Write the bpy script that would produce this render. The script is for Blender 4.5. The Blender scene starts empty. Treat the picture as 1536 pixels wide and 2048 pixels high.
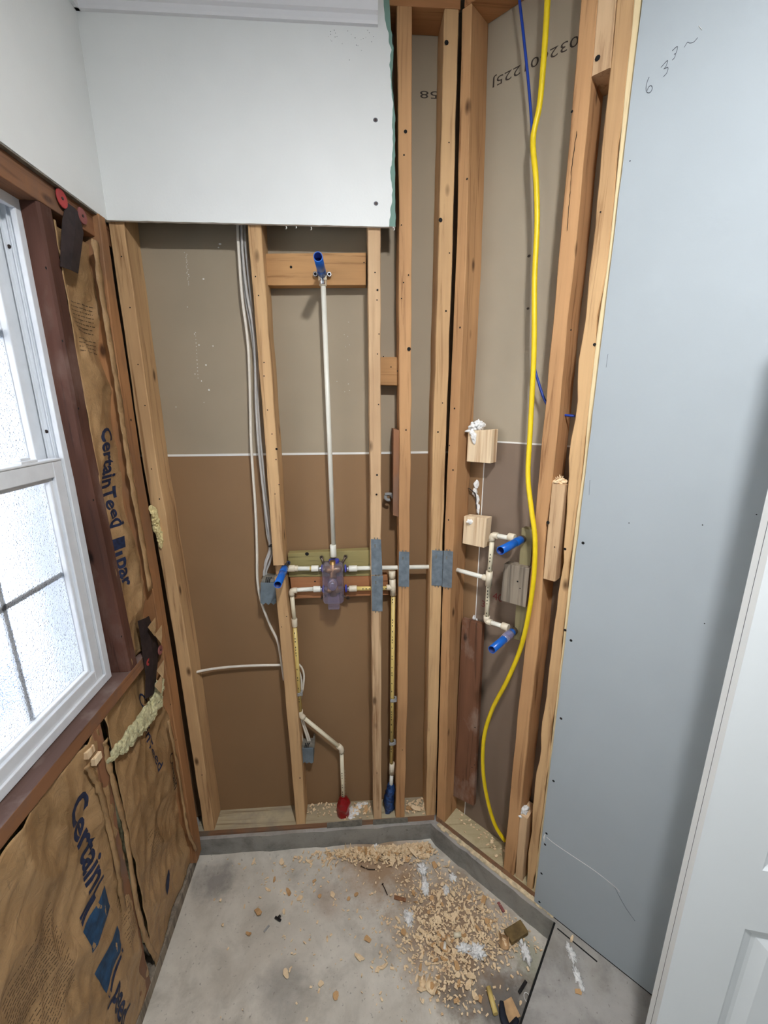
import bpy, bmesh, math, random
from mathutils import Vector, Matrix, noise
random.seed(7)
sc = bpy.context.scene
COL = sc.collection

# ------------------------------------------------------------ camera, world, lights
CAMH = 1.735
FPX = 842.66
YAW, PITCH, ROLL, ANG = (math.radians(v) for v in (3.933, 14.554, 0.2496, 43.55))
_f = Vector((math.sin(YAW)*math.cos(PITCH), math.cos(YAW)*math.cos(PITCH), -math.sin(PITCH)))
_r = Vector((math.cos(YAW), -math.sin(YAW), 0))
_d = _f.cross(_r)
RGT = _r*math.cos(ROLL) + _d*math.sin(ROLL)
DWN = -_r*math.sin(ROLL) + _d*math.cos(ROLL)
FWD = _f
CAM = Vector((0, 0, CAMH))
cd = bpy.data.cameras.new('camera')
cam = bpy.data.objects.new('camera', cd); COL.objects.link(cam)
cd.sensor_fit = 'VERTICAL'; cd.sensor_height = 36; cd.sensor_width = 27
cd.lens = FPX/2048*36; cd.clip_start = 0.01
M = Matrix((RGT, -DWN, -FWD)).transposed().to_4x4(); M.translation = CAM
cam.matrix_world = M
sc.camera = cam

w = bpy.data.worlds.new('world'); sc.world = w; w.use_nodes = True
bg = w.node_tree.nodes['Background']
bg.inputs[0].default_value = (0.14, 0.44, 1.0, 1); bg.inputs[1].default_value = 1.9

def area(name, loc, target, size, power, col, size_y=None, shape='RECTANGLE', spread=180):
    l = bpy.data.lights.new(name, 'AREA'); l.energy = power; l.color = col
    l.shape = shape; l.size = size; l.spread = math.radians(spread)
    if size_y: l.size_y = size_y
    o = bpy.data.objects.new(name, l); COL.objects.link(o); o.location = loc
    o.rotation_euler = (Vector(target)-Vector(loc)).to_track_quat('-Z', 'Y').to_euler()
    return o
area('ceiling_lamp_near', (0.25, 0.06, 2.70), (0.25, 0.30, 0), 0.12, 33, (0.98, 0.985, 1.0), shape='DISK')
area('ceiling_lamp_room', (0.05, -1.0, 2.74), (0.2, 0.3, 0), 0.4, 3, (0.95, 0.97, 1.0), shape='DISK')
area('room_fill_light', (0.9, -2.3, 1.5), (0.9, 1.4, 1.2), 1.6, 6.5, (0.80, 0.90, 1.0), 1.2)  # added soft fill from behind the camera, no window stands there
sl = bpy.data.lights.new('sun', 'SUN'); sl.energy = 24; sl.angle = math.radians(1); sl.color = (1, .97, .92)
so = bpy.data.objects.new('sun', sl); COL.objects.link(so)
so.rotation_euler = Vector((-1, 0.35, -0.95)).to_track_quat('-Z', 'Y').to_euler()

vs = sc.view_settings
vs.view_transform = 'Standard'; vs.look = 'None'; vs.gamma = 1; vs.use_curve_mapping = False
vs.exposure = 0.0
sc.cycles.use_denoising = True
sc.cycles.max_bounces = 8
sc.cycles.transparent_max_bounces = 12

# ------------------------------------------------------------ geometry of the place
D = 1.40                                  # front plane of the back wall studs
XL = -0.684                               # front plane of the window wall studs
N = Vector((math.cos(ANG), math.sin(ANG), 0))      # outward normal of the angled wall
T = Vector((N.y, -N.x, 0))                # along the angled wall, towards the door
C0 = Vector((0.310, D, 0))                # the corner of back and angled stud planes
ZC = 2.80                                 # ceiling
ZP = 2.745                                # underside of the top plates
ZR = -0.095                               # bottom of the shower recess

def ray(px, py): return FWD*FPX + RGT*(px-768) + DWN*(py-1024)
def hit(px, py, p0, n):
    v = ray(px, py); return CAM + v*((p0-CAM).dot(n)/v.dot(n))
def B(px, py, off=0.0): return hit(px, py, Vector((0, D+off, 0)), Vector((0, 1, 0)))
def A(px, py, off=0.0): return hit(px, py, C0+N*off, N)
def L(px, py, off=0.0): return hit(px, py, Vector((XL-off, 0, 0)), Vector((1, 0, 0)))
def Fz(px, py, z=ZR): return hit(px, py, Vector((0, 0, z)), Vector((0, 0, 1)))
def along(p, d, px, py):                  # the point of the line p + s*d that the camera sees nearest that sight line
    v = ray(px, py).normalized(); w0 = p-CAM
    b = v.dot(d); s = (b*v.dot(w0)-d.dot(w0))/(1-b*b)
    return p + d*s
YP = Vector((0, 1, 0)); XP = Vector((1, 0, 0)); ZV = Vector((0, 0, 1))

# ------------------------------------------------------------ materials
MATS = {}
def nmat(name):
    m = bpy.data.materials.new(name); m.use_nodes = True
    nt = m.node_tree; b = nt.nodes['Principled BSDF']; MATS[name] = m
    return m, nt, b
def lin(c):
    return tuple(((v/255)/12.92 if v/255 <= .04045 else ((v/255+.055)/1.055)**2.4) for v in c) + (1,)
def tex(nt, scale=(1, 1, 1), rand=True):
    tc = nt.nodes.new('ShaderNodeTexCoord'); mp = nt.nodes.new('ShaderNodeMapping')
    mp.inputs['Scale'].default_value = scale
    if rand:
        oi = nt.nodes.new('ShaderNodeObjectInfo')
        mu = nt.nodes.new('ShaderNodeMath'); mu.operation = 'MULTIPLY'; mu.inputs[1].default_value = 37
        nt.links.new(oi.outputs['Random'], mu.inputs[0])
        ad = nt.nodes.new('ShaderNodeVectorMath'); ad.operation = 'ADD'
        nt.links.new(tc.outputs['Object'], ad.inputs[0]); nt.links.new(mu.outputs[0], ad.inputs[1])
        nt.links.new(ad.outputs[0], mp.inputs[0])
    else:
        nt.links.new(tc.outputs['Object'], mp.inputs[0])
    return mp.outputs[0]
def nz(nt, vec, scale, detail=4, rough=.55, dist=0):
    n = nt.nodes.new('ShaderNodeTexNoise'); n.inputs['Scale'].default_value = scale
    n.inputs['Detail'].default_value = detail; n.inputs['Roughness'].default_value = rough
    n.inputs['Distortion'].default_value = dist
    nt.links.new(vec, n.inputs['Vector']); return n.outputs['Fac']
def ramp(nt, fac, stops):
    r = nt.nodes.new('ShaderNodeValToRGB'); e = r.color_ramp.elements
    while len(e) < len(stops): e.new(0.5)
    for i, (p, c) in enumerate(stops):
        e[i].position = p; e[i].color = c if len(c) == 4 else (*c, 1)
    nt.links.new(fac, r.inputs[0]); return r.outputs[0]
def mix(nt, a, b, fac=.5, mode='MIX'):
    m = nt.nodes.new('ShaderNodeMix'); m.data_type = 'RGBA'; m.blend_type = mode
    for s, v in ((m.inputs[6], a), (m.inputs[7], b), (m.inputs[0], fac)):
        if isinstance(v, (tuple, list, float, int)): s.default_value = v
        else: nt.links.new(v, s)
    return m.outputs[2]
def bump(nt, b, h, strength=.3, dist=.002):
    n = nt.nodes.new('ShaderNodeBump'); n.inputs['Strength'].default_value = strength
    n.inputs['Distance'].default_value = dist
    nt.links.new(h, n.inputs['Height']); nt.links.new(n.outputs[0], b.inputs['Normal'])
def plain(name, c, rough=.6, metal=0, var=.12, vs_=30, **k):
    m, nt, b = nmat(name); c = lin(c)
    f = nz(nt, tex(nt), vs_)
    dk = tuple(v*(1-var*2) for v in c[:3])+(1,); lt = tuple(min(1, v*(1+var)) for v in c[:3])+(1,)
    nt.links.new(ramp(nt, f, [(.3, dk), (.7, lt)]), b.inputs['Base Color'])
    b.inputs['Roughness'].default_value = rough; b.inputs['Metallic'].default_value = metal
    for kk, v in k.items(): b.inputs[kk.replace('_', ' ')].default_value = v
    return m
def wood(name, base, dark, grain=.55, axis=2, knot=True, rough=.72, stain=None, big=.5, stain_at=(.5, .68)):
    m, nt, b = nmat(name); base = lin(base); dark = lin(dark)
    s = [34, 34, 34]; s[axis] = 1.3
    v = tex(nt, tuple(s))
    g = nz(nt, v, 1.6, 6, .65, .6)
    lt = tuple(min(1, x*1.16) for x in base[:3])+(1,)
    c1 = ramp(nt, g, [(.28, dark), (.28+.3*grain, base), (.78, lt)])
    s2 = [5, 5, 5]; s2[axis] = 1.6
    g2 = nz(nt, tex(nt, tuple(s2)), 1.4, 3)
    c2 = mix(nt, c1, mix(nt, c1, dark, .75, 'MULTIPLY'), ramp(nt, g2, [(.4, (0, 0, 0)), (.75, (big, big, big))]))
    if knot:
        s3 = [16, 16, 16]; s3[axis] = 7
        vo = nt.nodes.new('ShaderNodeTexVoronoi'); vo.inputs['Scale'].default_value = .75
        nt.links.new(tex(nt, tuple(s3)), vo.inputs['Vector'])
        k = ramp(nt, vo.outputs['Distance'], [(.05, (.9, .9, .9)), (.13, (0, 0, 0))])
        c2 = mix(nt, c2, tuple(x*.35 for x in dark[:3])+(1,), k)
    if stain:
        g4 = nz(nt, tex(nt, (6, 6, 3)), 1.5, 5, .6)
        c2 = mix(nt, c2, lin(stain), ramp(nt, g4, [(stain_at[0], (0, 0, 0)), (stain_at[1], (.8, .8, .8))]))
    nt.links.new(c2, b.inputs['Base Color']); b.inputs['Roughness'].default_value = rough
    b.inputs['Specular IOR Level'].default_value = .25
    bump(nt, b, g, .35, .0015)
    return m
wood('wood_tan', (204, 167, 122), (140, 100, 64))  # tan base colour of the plain studs
wood('wood_pale', (212, 180, 142), (154, 116, 80))
wood('wood_orange', (192, 148, 104), (128, 86, 54))
wood('wood_red', (150, 106, 76), (86, 52, 34), stain=(120, 100, 88), big=.6)
wood('wood_corner', (176, 128, 86), (104, 66, 42), stain=(136, 102, 76), big=.6)
wood('wood_dark', (100, 66, 54), (44, 26, 22), stain=(122, 98, 88), big=.8)
wood('wood_sill', (150, 106, 74), (86, 52, 34), axis=1, stain=(118, 92, 78))
wood('wood_back_y', (150, 112, 84), (84, 50, 34), axis=0, stain=(112, 104, 92))
wood('wood_topplate', (180, 128, 84), (116, 72, 42), axis=0)
wood('wood_sill_top', (112, 88, 80), (58, 42, 38), axis=1, stain=(136, 118, 110))
wood('wood_board_x', (190, 146, 98), (122, 80, 46), axis=0)
wood('wood_red_x', (170, 118, 80), (96, 58, 38), axis=0)
wood('wood_treated', (150, 138, 92), (86, 74, 46), axis=0, rough=.6)
wood('wood_treated_v', (140, 130, 96), (78, 70, 50), rough=.6)
wood('wood_pine', (232, 210, 176), (188, 148, 108), grain=.7, knot=False, big=.2)
wood('wood_weather', (150, 138, 122), (70, 62, 56), grain=.9, knot=False)
wood('wood_old', (122, 84, 62), (60, 36, 26), stain=(158, 138, 124), stain_at=(.5, .66))
wood('wood_furring', (226, 206, 164), (176, 142, 96), knot=False, big=.2)
wood('wood_plate_top', (184, 170, 140), (120, 98, 70), axis=0, stain=(150, 140, 124))
wood('wood_dusty_a', (188, 174, 138), (130, 108, 76), axis=0, knot=False, stain=(206, 192, 156))
wood('chip_wood', (238, 214, 176), (196, 154, 110), grain=.6, knot=False, big=.3)
wood('chip_wood_dark', (206, 166, 118), (156, 110, 72), grain=.6, knot=False, big=.3)

def paint(name, c, var=.03, bumpy=.15, sc_=60, rough=.55):
    m, nt, b = nmat(name); c = lin(c)
    v = tex(nt, rand=False)
    f = nz(nt, v, 3, 3)
    dk = tuple(x*(1-var) for x in c[:3])+(1,); lt = tuple(min(1, x*(1+var)) for x in c[:3])+(1,)
    nt.links.new(ramp(nt, f, [(.35, dk), (.65, lt)]), b.inputs['Base Color'])
    b.inputs['Roughness'].default_value = rough
    bump(nt, b, nz(nt, v, sc_, 4, .6), bumpy, .001)
    return m
paint('paint_white', (232, 234, 232), .03, .3, 150)
paint('paint_trim', (232, 232, 234), .02, .1)
paint('ceiling_white', (228, 228, 226), .02, .2, 200)
paint('gyp_grey', (165, 173, 178), .025, .12, 300, .8)
paint('door_white', (238, 243, 244), .01, .12, 120, .45)
paint('gyp_paper_upper', (158, 144, 122), .05, .15, 250, .75)
paint('gyp_paper_lower', (140, 109, 76), .05, .15, 250, .7)
paint('gyp_paper_angle', (164, 152, 132), .05, .15, 250, .75)
paint('gyp_paper_angle_low', (124, 106, 90), .05, .15, 250, .7)
paint('gyp_core', (226, 224, 218), .08, .8, 120, .9)
paint('gyp_green', (120, 152, 140), .05, .2, 200, .8)
paint('stucco', (236, 232, 224), .05, .3, 40)
paint('ground_sky_blue', (96, 120, 160), .1, .3, 40)  # blue of sky-lit shade put into the outside ground colour
paint('room_wall', (120, 122, 120), .02, .1)
plain('black_hole', (10, 9, 8), .9, var=0)
plain('stamp_ink', (62, 52, 44), .8, var=.2, vs_=400)
plain('faded_ink', (98, 78, 56), .8, var=.3, vs_=90)
plain('stamp_blue', (32, 44, 76), .7, var=.3, vs_=80)
plain('stamp_blue_lt', (34, 70, 104), .7, var=.25, vs_=60)
plain('pencil', (96, 100, 108), .7, var=.1)
plain('red_pencil', (120, 44, 40), .7, var=.1)
plain('vinyl', (226, 230, 234), .35, var=.03)
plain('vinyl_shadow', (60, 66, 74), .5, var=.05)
plain('cpvc', (228, 218, 190), .38, var=.03)
plain('cpvc_yellow', (222, 196, 120), .4, var=.05)
plain('cpvc_white', (232, 230, 218), .35, var=.02)
plain('fitting', (226, 214, 190), .35, var=.04)
plain('marking', (60, 58, 34), .6, var=.1)
plain('blue_tube', (16, 96, 190), .3, var=.04)
plain('tube_inner', (8, 36, 110), .5, var=.1)
plain('galv', (132, 144, 154), .42, .35, var=.16, vs_=40)
plain('galv_dull', (132, 128, 118), .5, .2, var=.2, vs_=50)
plain('brass', (170, 134, 82), .35, .8, var=.15)
plain('bronze', (110, 96, 84), .4, .7, var=.2)
plain('chrome', (215, 215, 220), .15, 1, var=.05)
plain('ring_blue', (70, 74, 170), .3, var=.05)
plain('cable_grey', (186, 184, 180), .45, var=.05)
plain('cable_white', (226, 218, 204), .45, var=.04)
plain('cable_yellow', (236, 206, 26), .4, var=.05)
plain('cable_blue', (22, 62, 158), .4, var=.05)
plain('box_grey', (104, 116, 124), .5, var=.12)
plain('black_plastic', (18, 18, 20), .4, var=.1)
plain('red_plastic', (150, 14, 20), .28, var=.2)
plain('red_cap', (186, 62, 62), .6, var=.15)
plain('red_cap_dull', (150, 88, 84), .7, var=.15)
plain('felt', (50, 38, 38), .7, var=.25, vs_=40)
plain('clip_grey', (158, 158, 156), .4, var=.08)
plain('foam_yellow', (222, 206, 150), .9, var=.12, vs_=90)
plain('fluff', (238, 237, 234), .95, var=.12, vs_=120)
plain('fibreglass', (206, 200, 158), .95, var=.22, vs_=90)
plain('nailsteel', (60, 48, 44), .5, .6)
plain('dust_pale', (222, 204, 168), .95, var=.2, vs_=60)
plain('olive', (122, 100, 60), .8, var=.2)
plain('tan_card', (198, 160, 116), .8, var=.15)
plain('navy_scrap', (26, 32, 46), .5, var=.3)

def mk_blue_wrap():
    m, nt, b = nmat('blue_wrap')
    v = tex(nt, (1, 1, 1)); f = nz(nt, v, 40, 3, .6, 2)
    nt.links.new(ramp(nt, f, [(.35, lin((16, 30, 66))), (.65, lin((44, 84, 142)))]), b.inputs['Base Color'])
    b.inputs['Roughness'].default_value = .35; bump(nt, b, f, .6, .004)
mk_blue_wrap()
def mk_clear(name, col, shine):
    m, nt, b = nmat(name); out = nt.nodes['Material Output']
    tr = nt.nodes.new('ShaderNodeBsdfTransparent'); tr.inputs[0].default_value = lin(col)
    gl = nt.nodes.new('ShaderNodeBsdfGlossy'); gl.inputs['Roughness'].default_value = .12
    df = nt.nodes.new('ShaderNodeBsdfDiffuse'); df.inputs[0].default_value = lin((200, 192, 214))
    lw = nt.nodes.new('ShaderNodeLayerWeight'); lw.inputs[0].default_value = .35
    mr = nt.nodes.new('ShaderNodeMapRange'); mr.inputs[3].default_value = .06; mr.inputs[4].default_value = .75
    bn = nt.nodes.new('ShaderNodeBump'); bn.inputs['Strength'].default_value = .4; bn.inputs['Distance'].default_value = .004
    nt.links.new(nz(nt, tex(nt), 45, 3), bn.inputs['Height'])
    for x in (gl, df): nt.links.new(bn.outputs[0], x.inputs['Normal'])
    m1 = nt.nodes.new('ShaderNodeMixShader'); m1.inputs[0].default_value = .5
    nt.links.new(gl.outputs[0], m1.inputs[1]); nt.links.new(df.outputs[0], m1.inputs[2])
    m2 = nt.nodes.new('ShaderNodeMixShader')
    nt.links.new(lw.outputs['Facing'], mr.inputs[0]); mr.inputs[3].default_value = shine; nt.links.new(mr.outputs[0], m2.inputs[0])
    nt.links.new(tr.outputs[0], m2.inputs[1]); nt.links.new(m1.outputs[0], m2.inputs[2])
    nt.links.new(m2.outputs[0], out.inputs['Surface'])
mk_clear('clear_guard', (238, 232, 246), .14)
mk_clear('clear_tape', (240, 244, 250), .45)
def mk_glass():
    m, nt, b = nmat('frosted_glass')
    out = nt.nodes['Material Output']
    v = tex(nt, rand=False)
    vo = nt.nodes.new('ShaderNodeTexVoronoi'); vo.inputs['Scale'].default_value = 260
    nt.links.new(v, vo.inputs['Vector'])
    f = nz(nt, v, 120, 3, .7)
    h = nt.nodes.new('ShaderNodeMath'); h.operation = 'ADD'
    nt.links.new(vo.outputs['Distance'], h.inputs[0]); nt.links.new(f, h.inputs[1])
    bn = nt.nodes.new('ShaderNodeBump'); bn.inputs['Strength'].default_value = .35; bn.inputs['Distance'].default_value = .003
    nt.links.new(h.outputs[0], bn.inputs['Height'])
    tr = nt.nodes.new('ShaderNodeBsdfTranslucent')
    nt.links.new(ramp(nt, h.outputs[0], [(.45, (.55, .72, .86)), (.85, (.92, .97, 1))]), tr.inputs[0])
    nt.links.new(bn.outputs[0], tr.inputs['Normal'])
    rf = nt.nodes.new('ShaderNodeBsdfRefraction'); rf.inputs['Roughness'].default_value = .13; rf.inputs['IOR'].default_value = 1.25
    nt.links.new(bn.outputs[0], rf.inputs['Normal'])
    mx = nt.nodes.new('ShaderNodeMixShader'); mx.inputs[0].default_value = .05
    nt.links.new(rf.outputs[0], mx.inputs[1]); nt.links.new(tr.outputs[0], mx.inputs[2])
    gl = nt.nodes.new('ShaderNodeBsdfGlossy'); gl.inputs['Roughness'].default_value = .25
    m2 = nt.nodes.new('ShaderNodeMixShader'); m2.inputs[0].default_value = .06
    nt.links.new(mx.outputs[0], m2.inputs[1]); nt.links.new(gl.outputs[0], m2.inputs[2])
    nt.links.new(m2.outputs[0], out.inputs['Surface'])
mk_glass()
def mk_paper(name, base, dark):
    m, nt, b = nmat(name)
    v = tex(nt)
    f = nz(nt, v, 5, 6, .65, .6)
    c = ramp(nt, f, [(.3, lin(dark)), (.62, lin(base)), (.82, tuple(min(1, x*1.25) for x in lin(base)[:3]))])
    f2 = nz(nt, tex(nt, (1, 60, 9)), 2, 4, .7)
    c = mix(nt, c, lin((70, 56, 42)), ramp(nt, f2, [(.58, (0, 0, 0)), (.75, (.45, .45, .45))]))
    nt.links.new(c, b.inputs['Base Color']); b.inputs['Roughness'].default_value = .5
    bump(nt, b, nz(nt, v, 22, 6, .7, 1.5), .7, .008)
mk_paper('kraft', (186, 150, 106), (138, 106, 68))
mk_paper('kraft_light', (200, 168, 126), (160, 128, 88))
def mk_concrete(name, base, dark, patch):
    m, nt, b = nmat(name)
    v = tex(nt, rand=False)
    f = nz(nt, v, 7, 8, .65, .3)
    c = ramp(nt, f, [(.3, lin(dark)), (.52, lin(base)), (.75, tuple(min(1, x*1.2) for x in lin(base)[:3]))])
    f2 = nz(nt, v, 2.2, 6, .6, .5)
    c = mix(nt, c, lin(patch), ramp(nt, f2, [(.5, (0, 0, 0)), (.68, (.7, .7, .7))]))
    f3 = nz(nt, v, 90, 3, .6)
    c = mix(nt, c, lin((82, 74, 66)), ramp(nt, f3, [(.64, (0, 0, 0)), (.72, (.5, .5, .5))]))
    return m, nt, b, v, c, f
def fin_conc(nt, b, c, f):
    nt.links.new(c, b.inputs['Base Color']); b.inputs['Roughness'].default_value = .85
    bump(nt, b, f, .5, .004)
m, nt, b, v, c, f = mk_concrete('concrete_slab', (166, 162, 156), (128, 124, 120), (150, 140, 124)); fin_conc(nt, b, c, f)
m, nt, b, v, c, f = mk_concrete('concrete_curb', (146, 144, 138), (104, 102, 98), (164, 160, 150)); fin_conc(nt, b, c, f)
m, nt, b, v, c, f = mk_concrete('concrete_recess', (206, 200, 188), (168, 162, 150), (188, 180, 166))
def blob(c, cx, cy, rad, col, amt):      # a stain on the slab with a ragged outline of its own
    g = nt.nodes.new('ShaderNodeVectorMath'); g.operation = 'DISTANCE'
    sp = nt.nodes.new('ShaderNodeVectorMath'); sp.operation = 'MULTIPLY'; sp.inputs[1].default_value = (1, 1, 0)
    nt.links.new(v, sp.inputs[0]); nt.links.new(sp.outputs[0], g.inputs[0]); g.inputs[1].default_value = (cx, cy, 0)
    ad = nt.nodes.new('ShaderNodeMath'); ad.operation = 'MULTIPLY_ADD'
    nt.links.new(nz(nt, v, 14, 6, .7), ad.inputs[0]); ad.inputs[1].default_value = rad*1.3
    nt.links.new(g.outputs['Value'], ad.inputs[2])
    return mix(nt, c, lin(col), ramp(nt, ad.outputs[0], [(rad, (amt,)*3), (min(.99, rad*1.65), (0, 0, 0))]))
RECESS_ORIGIN = Vector((0, 1.0, ZR))
for px, py, rad, col, amt in ((1000, 2000, .16, (72, 68, 66), .8), (905, 1990, .07, (60, 56, 54), .7), (430, 1760, .09, (112, 108, 106), .7),
                              (900, 1850, .26, (150, 122, 94), .85), (760, 1715, .2, (160, 126, 90), .8), (560, 1980, .1, (132, 128, 122), .5),
                              (1060, 1910, .07, (132, 136, 104), .5), (660, 1800, .08, (164, 134, 108), .35)):
    p = Fz(px, py)-RECESS_ORIGIN; c = blob(c, p.x, p.y, rad, col, amt)
fin_conc(nt, b, c, f)

# ------------------------------------------------------------ builders
def finish(name, bm, mats, parent=None, origin=None, smooth=False, bevel=0):
    """links bm (world coordinates) as one mesh object whose origin sits at the base of its shape"""
    me = bpy.data.meshes.new(name)
    bmesh.ops.recalc_face_normals(bm, faces=bm.faces[:]) if smooth != 'keep' else None
    if parent is not None: origin = parent.matrix_world.translation.copy() if origin is None else origin
    if origin is None:
        xs = [v.co for v in bm.verts]
        origin = Vector((sum(v.x for v in xs)/len(xs), sum(v.y for v in xs)/len(xs), min(v.z for v in xs)))
    bm.transform(Matrix.Translation(-origin)); bm.to_mesh(me); bm.free()
    for m in (mats if isinstance(mats, (list, tuple)) else [mats]): me.materials.append(MATS[m])
    if smooth is True:
        for p in me.polygons: p.use_smooth = True
    o = bpy.data.objects.new(name, me); COL.objects.link(o)
    if parent is not None:
        o.parent = parent; o.matrix_parent_inverse = Matrix.Identity(4)
        o.location = origin-parent.matrix_world.translation
        o.matrix_world = Matrix.Translation(origin)
    else:
        o.location = origin; o.matrix_world = Matrix.Translation(origin)
    if bevel:
        b_ = o.modifiers.new('soft', 'BEVEL'); b_.width = bevel; b_.segments = 2; b_.limit_method = 'ANGLE'
    return o
def tag(o, label=None, cat=None, group=None, kind=None):
    if label: o['label'] = label
    if cat: o['category'] = cat
    if group: o['group'] = group
    if kind: o['kind'] = kind
    return o
def root(name, loc, label, cat, group=None):
    o = bpy.data.objects.new(name, None); COL.objects.link(o); o.location = loc
    o.matrix_world = Matrix.Translation(Vector(loc)); o.empty_display_size = .05
    return tag(o, label, cat, group)
def struct(name, bm, mats, parent=None, **k):
    o = finish(name, bm, mats, parent, **k)
    if parent is None: o['kind'] = 'structure'
    return o
def hexa(bm, c, mi=0):
    """c: 8 corners, first four one face, last four the opposite, same order"""
    v = [bm.verts.new(p) for p in c]
    for f in ((0, 1, 2, 3), (7, 6, 5, 4), (0, 4, 5, 1), (1, 5, 6, 2), (2, 6, 7, 3), (3, 7, 4, 0)):
        bm.faces.new([v[i] for i in f]).material_index = mi
def box(bm, a, b, mi=0):
    x0, y0, z0 = a; x1, y1, z1 = b
    hexa(bm, [(x0, y0, z0), (x1, y0, z0), (x1, y0, z1), (x0, y0, z1), (x0, y1, z0), (x1, y1, z0), (x1, y1, z1), (x0, y1, z1)], mi)
def boxof(a, b, mi=0):
    bm = bmesh.new(); box(bm, a, b, mi); return bm
def slab(bm, quad, dv, mi=0):
    hexa(bm, [Vector(q) for q in quad]+[Vector(q)+dv for q in quad], mi)
def slabof(quad, dv, mi=0):
    bm = bmesh.new(); slab(bm, quad, dv, mi); return bm
def poly_prism(bm, pts, dv, mi=0):
    a = [bm.verts.new(p) for p in pts]; b = [bm.verts.new(Vector(p)+dv) for p in pts]
    bm.faces.new(a).material_index = mi; bm.faces.new(b[::-1]).material_index = mi
    for i in range(len(a)):
        j = (i+1) % len(a); bm.faces.new([a[j], a[i], b[i], b[j]]).material_index = mi
def frame_of(t):
    t = t.normalized(); u = t.cross(ZV)
    if u.length < 1e-3: u = t.cross(XP)
    u.normalize(); return u, t.cross(u).normalized()
def tube(bm, pts, r, seg=12, cap=True, mi=0, flat=1.0):
    pts = [Vector(p) for p in pts]; rings = []; pu = None
    for i, p in enumerate(pts):
        t = (pts[min(i+1, len(pts)-1)]-pts[max(i-1, 0)])
        u, v = frame_of(t)
        if pu is not None:
            u = (pu-t.normalized()*pu.dot(t.normalized())).normalized(); v = t.normalized().cross(u)
        pu = u; rr = r[i] if isinstance(r, (list, tuple)) else r
        rings.append([bm.verts.new(p+u*math.cos(a)*rr+v*math.sin(a)*rr*flat) for a in [2*math.pi*k/seg for k in range(seg)]])
    for a, b in zip(rings, rings[1:]):
        for k in range(seg):
            f = bm.faces.new([a[k], a[(k+1) % seg], b[(k+1) % seg], b[k]]); f.smooth = True; f.material_index = mi
    if cap:
        bm.faces.new(rings[0][::-1]).material_index = mi; bm.faces.new(rings[-1]).material_index = mi
def hollow(bm, p, d, ln, ro, ri, deep, seg=24, mi=0, mj=1):
    """an open-ended tube from p along d"""
    d = d.normalized(); u, v = frame_of(d)
    prof = [(0, ro), (ln, ro), (ln, ri), (ln-deep, ri)]
    rings = [[bm.verts.new(p+d*s+u*math.cos(a)*r+v*math.sin(a)*r) for a in [2*math.pi*k/seg for k in range(seg)]] for s, r in prof]
    for i, (a, b) in enumerate(zip(rings, rings[1:])):
        for k in range(seg):
            f = bm.faces.new([a[k], a[(k+1) % seg], b[(k+1) % seg], b[k]]); f.smooth = i != 1; f.material_index = mj if i == 2 else mi
    bm.faces.new(rings[0][::-1]).material_index = mi; bm.faces.new(rings[-1]).material_index = mj
def smooth_path(pts, n=8):
    P = [Vector(p) for p in pts]; out = []
    for i in range(len(P)-1):
        p0 = P[max(i-1, 0)]; p1 = P[i]; p2 = P[i+1]; p3 = P[min(i+2, len(P)-1)]
        for k in range(n):
            t = k/n
            out.append(.5*((2*p1)+(p2-p0)*t+(2*p0-5*p1+4*p2-p3)*t*t+(3*p1-p0-3*p2+p3)*t**3))
    return out+[P[-1]]
def disc(bm, p, n, r, mi=0, seg=10, e=1.0):
    u, v = frame_of(n)
    f = bm.faces.new([bm.verts.new(p+u*math.cos(a)*r*e+v*math.sin(a)*r) for a in [2*math.pi*k/seg for k in range(seg)]])
    f.material_index = mi
def lump(bm, c, rad, amp=.3, fr=30, sub=3, seed=0, mi=0):
    """a torn ragged lump"""
    r = bmesh.ops.create_icosphere(bm, subdivisions=sub, radius=1)
    sv = Vector((seed*3.1, seed*1.7, seed*.9))
    for v in r['verts']:
        n = v.co.copy(); q = Vector((n.x*rad[0], n.y*rad[1], n.z*rad[2]))
        k = 1+amp*noise.noise(q*fr+sv)*2+amp*noise.noise(q*fr*2.7+sv)*1.2
        v.co = Vector(c)+q*max(k, .25)
    for f in bm.faces: f.material_index = f.material_index
def text_mesh(body, size, extr=0.0, bold=0.0):
    cu = bpy.data.curves.new('t', 'FONT'); cu.body = body; cu.size = size; cu.extrude = extr
    cu.resolution_u = 3; cu.space_character = 1.0; cu.offset = size*bold
    o = bpy.data.objects.new('t', cu); COL.objects.link(o)
    dg = bpy.context.evaluated_depsgraph_get(); me = bpy.data.meshes.new_from_object(o.evaluated_get(dg))
    bm = bmesh.new(); bm.from_mesh(me)
    bpy.data.objects.remove(o); bpy.data.curves.remove(cu); bpy.data.meshes.remove(me)
    return bm
def place_text(body, size, origin, xdir, ydir, sx=1.0):
    bm = text_mesh(body, size)
    for v in bm.verts: v.co = Vector(origin)+xdir*v.co.x*sx+ydir*v.co.y
    return bm

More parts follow.
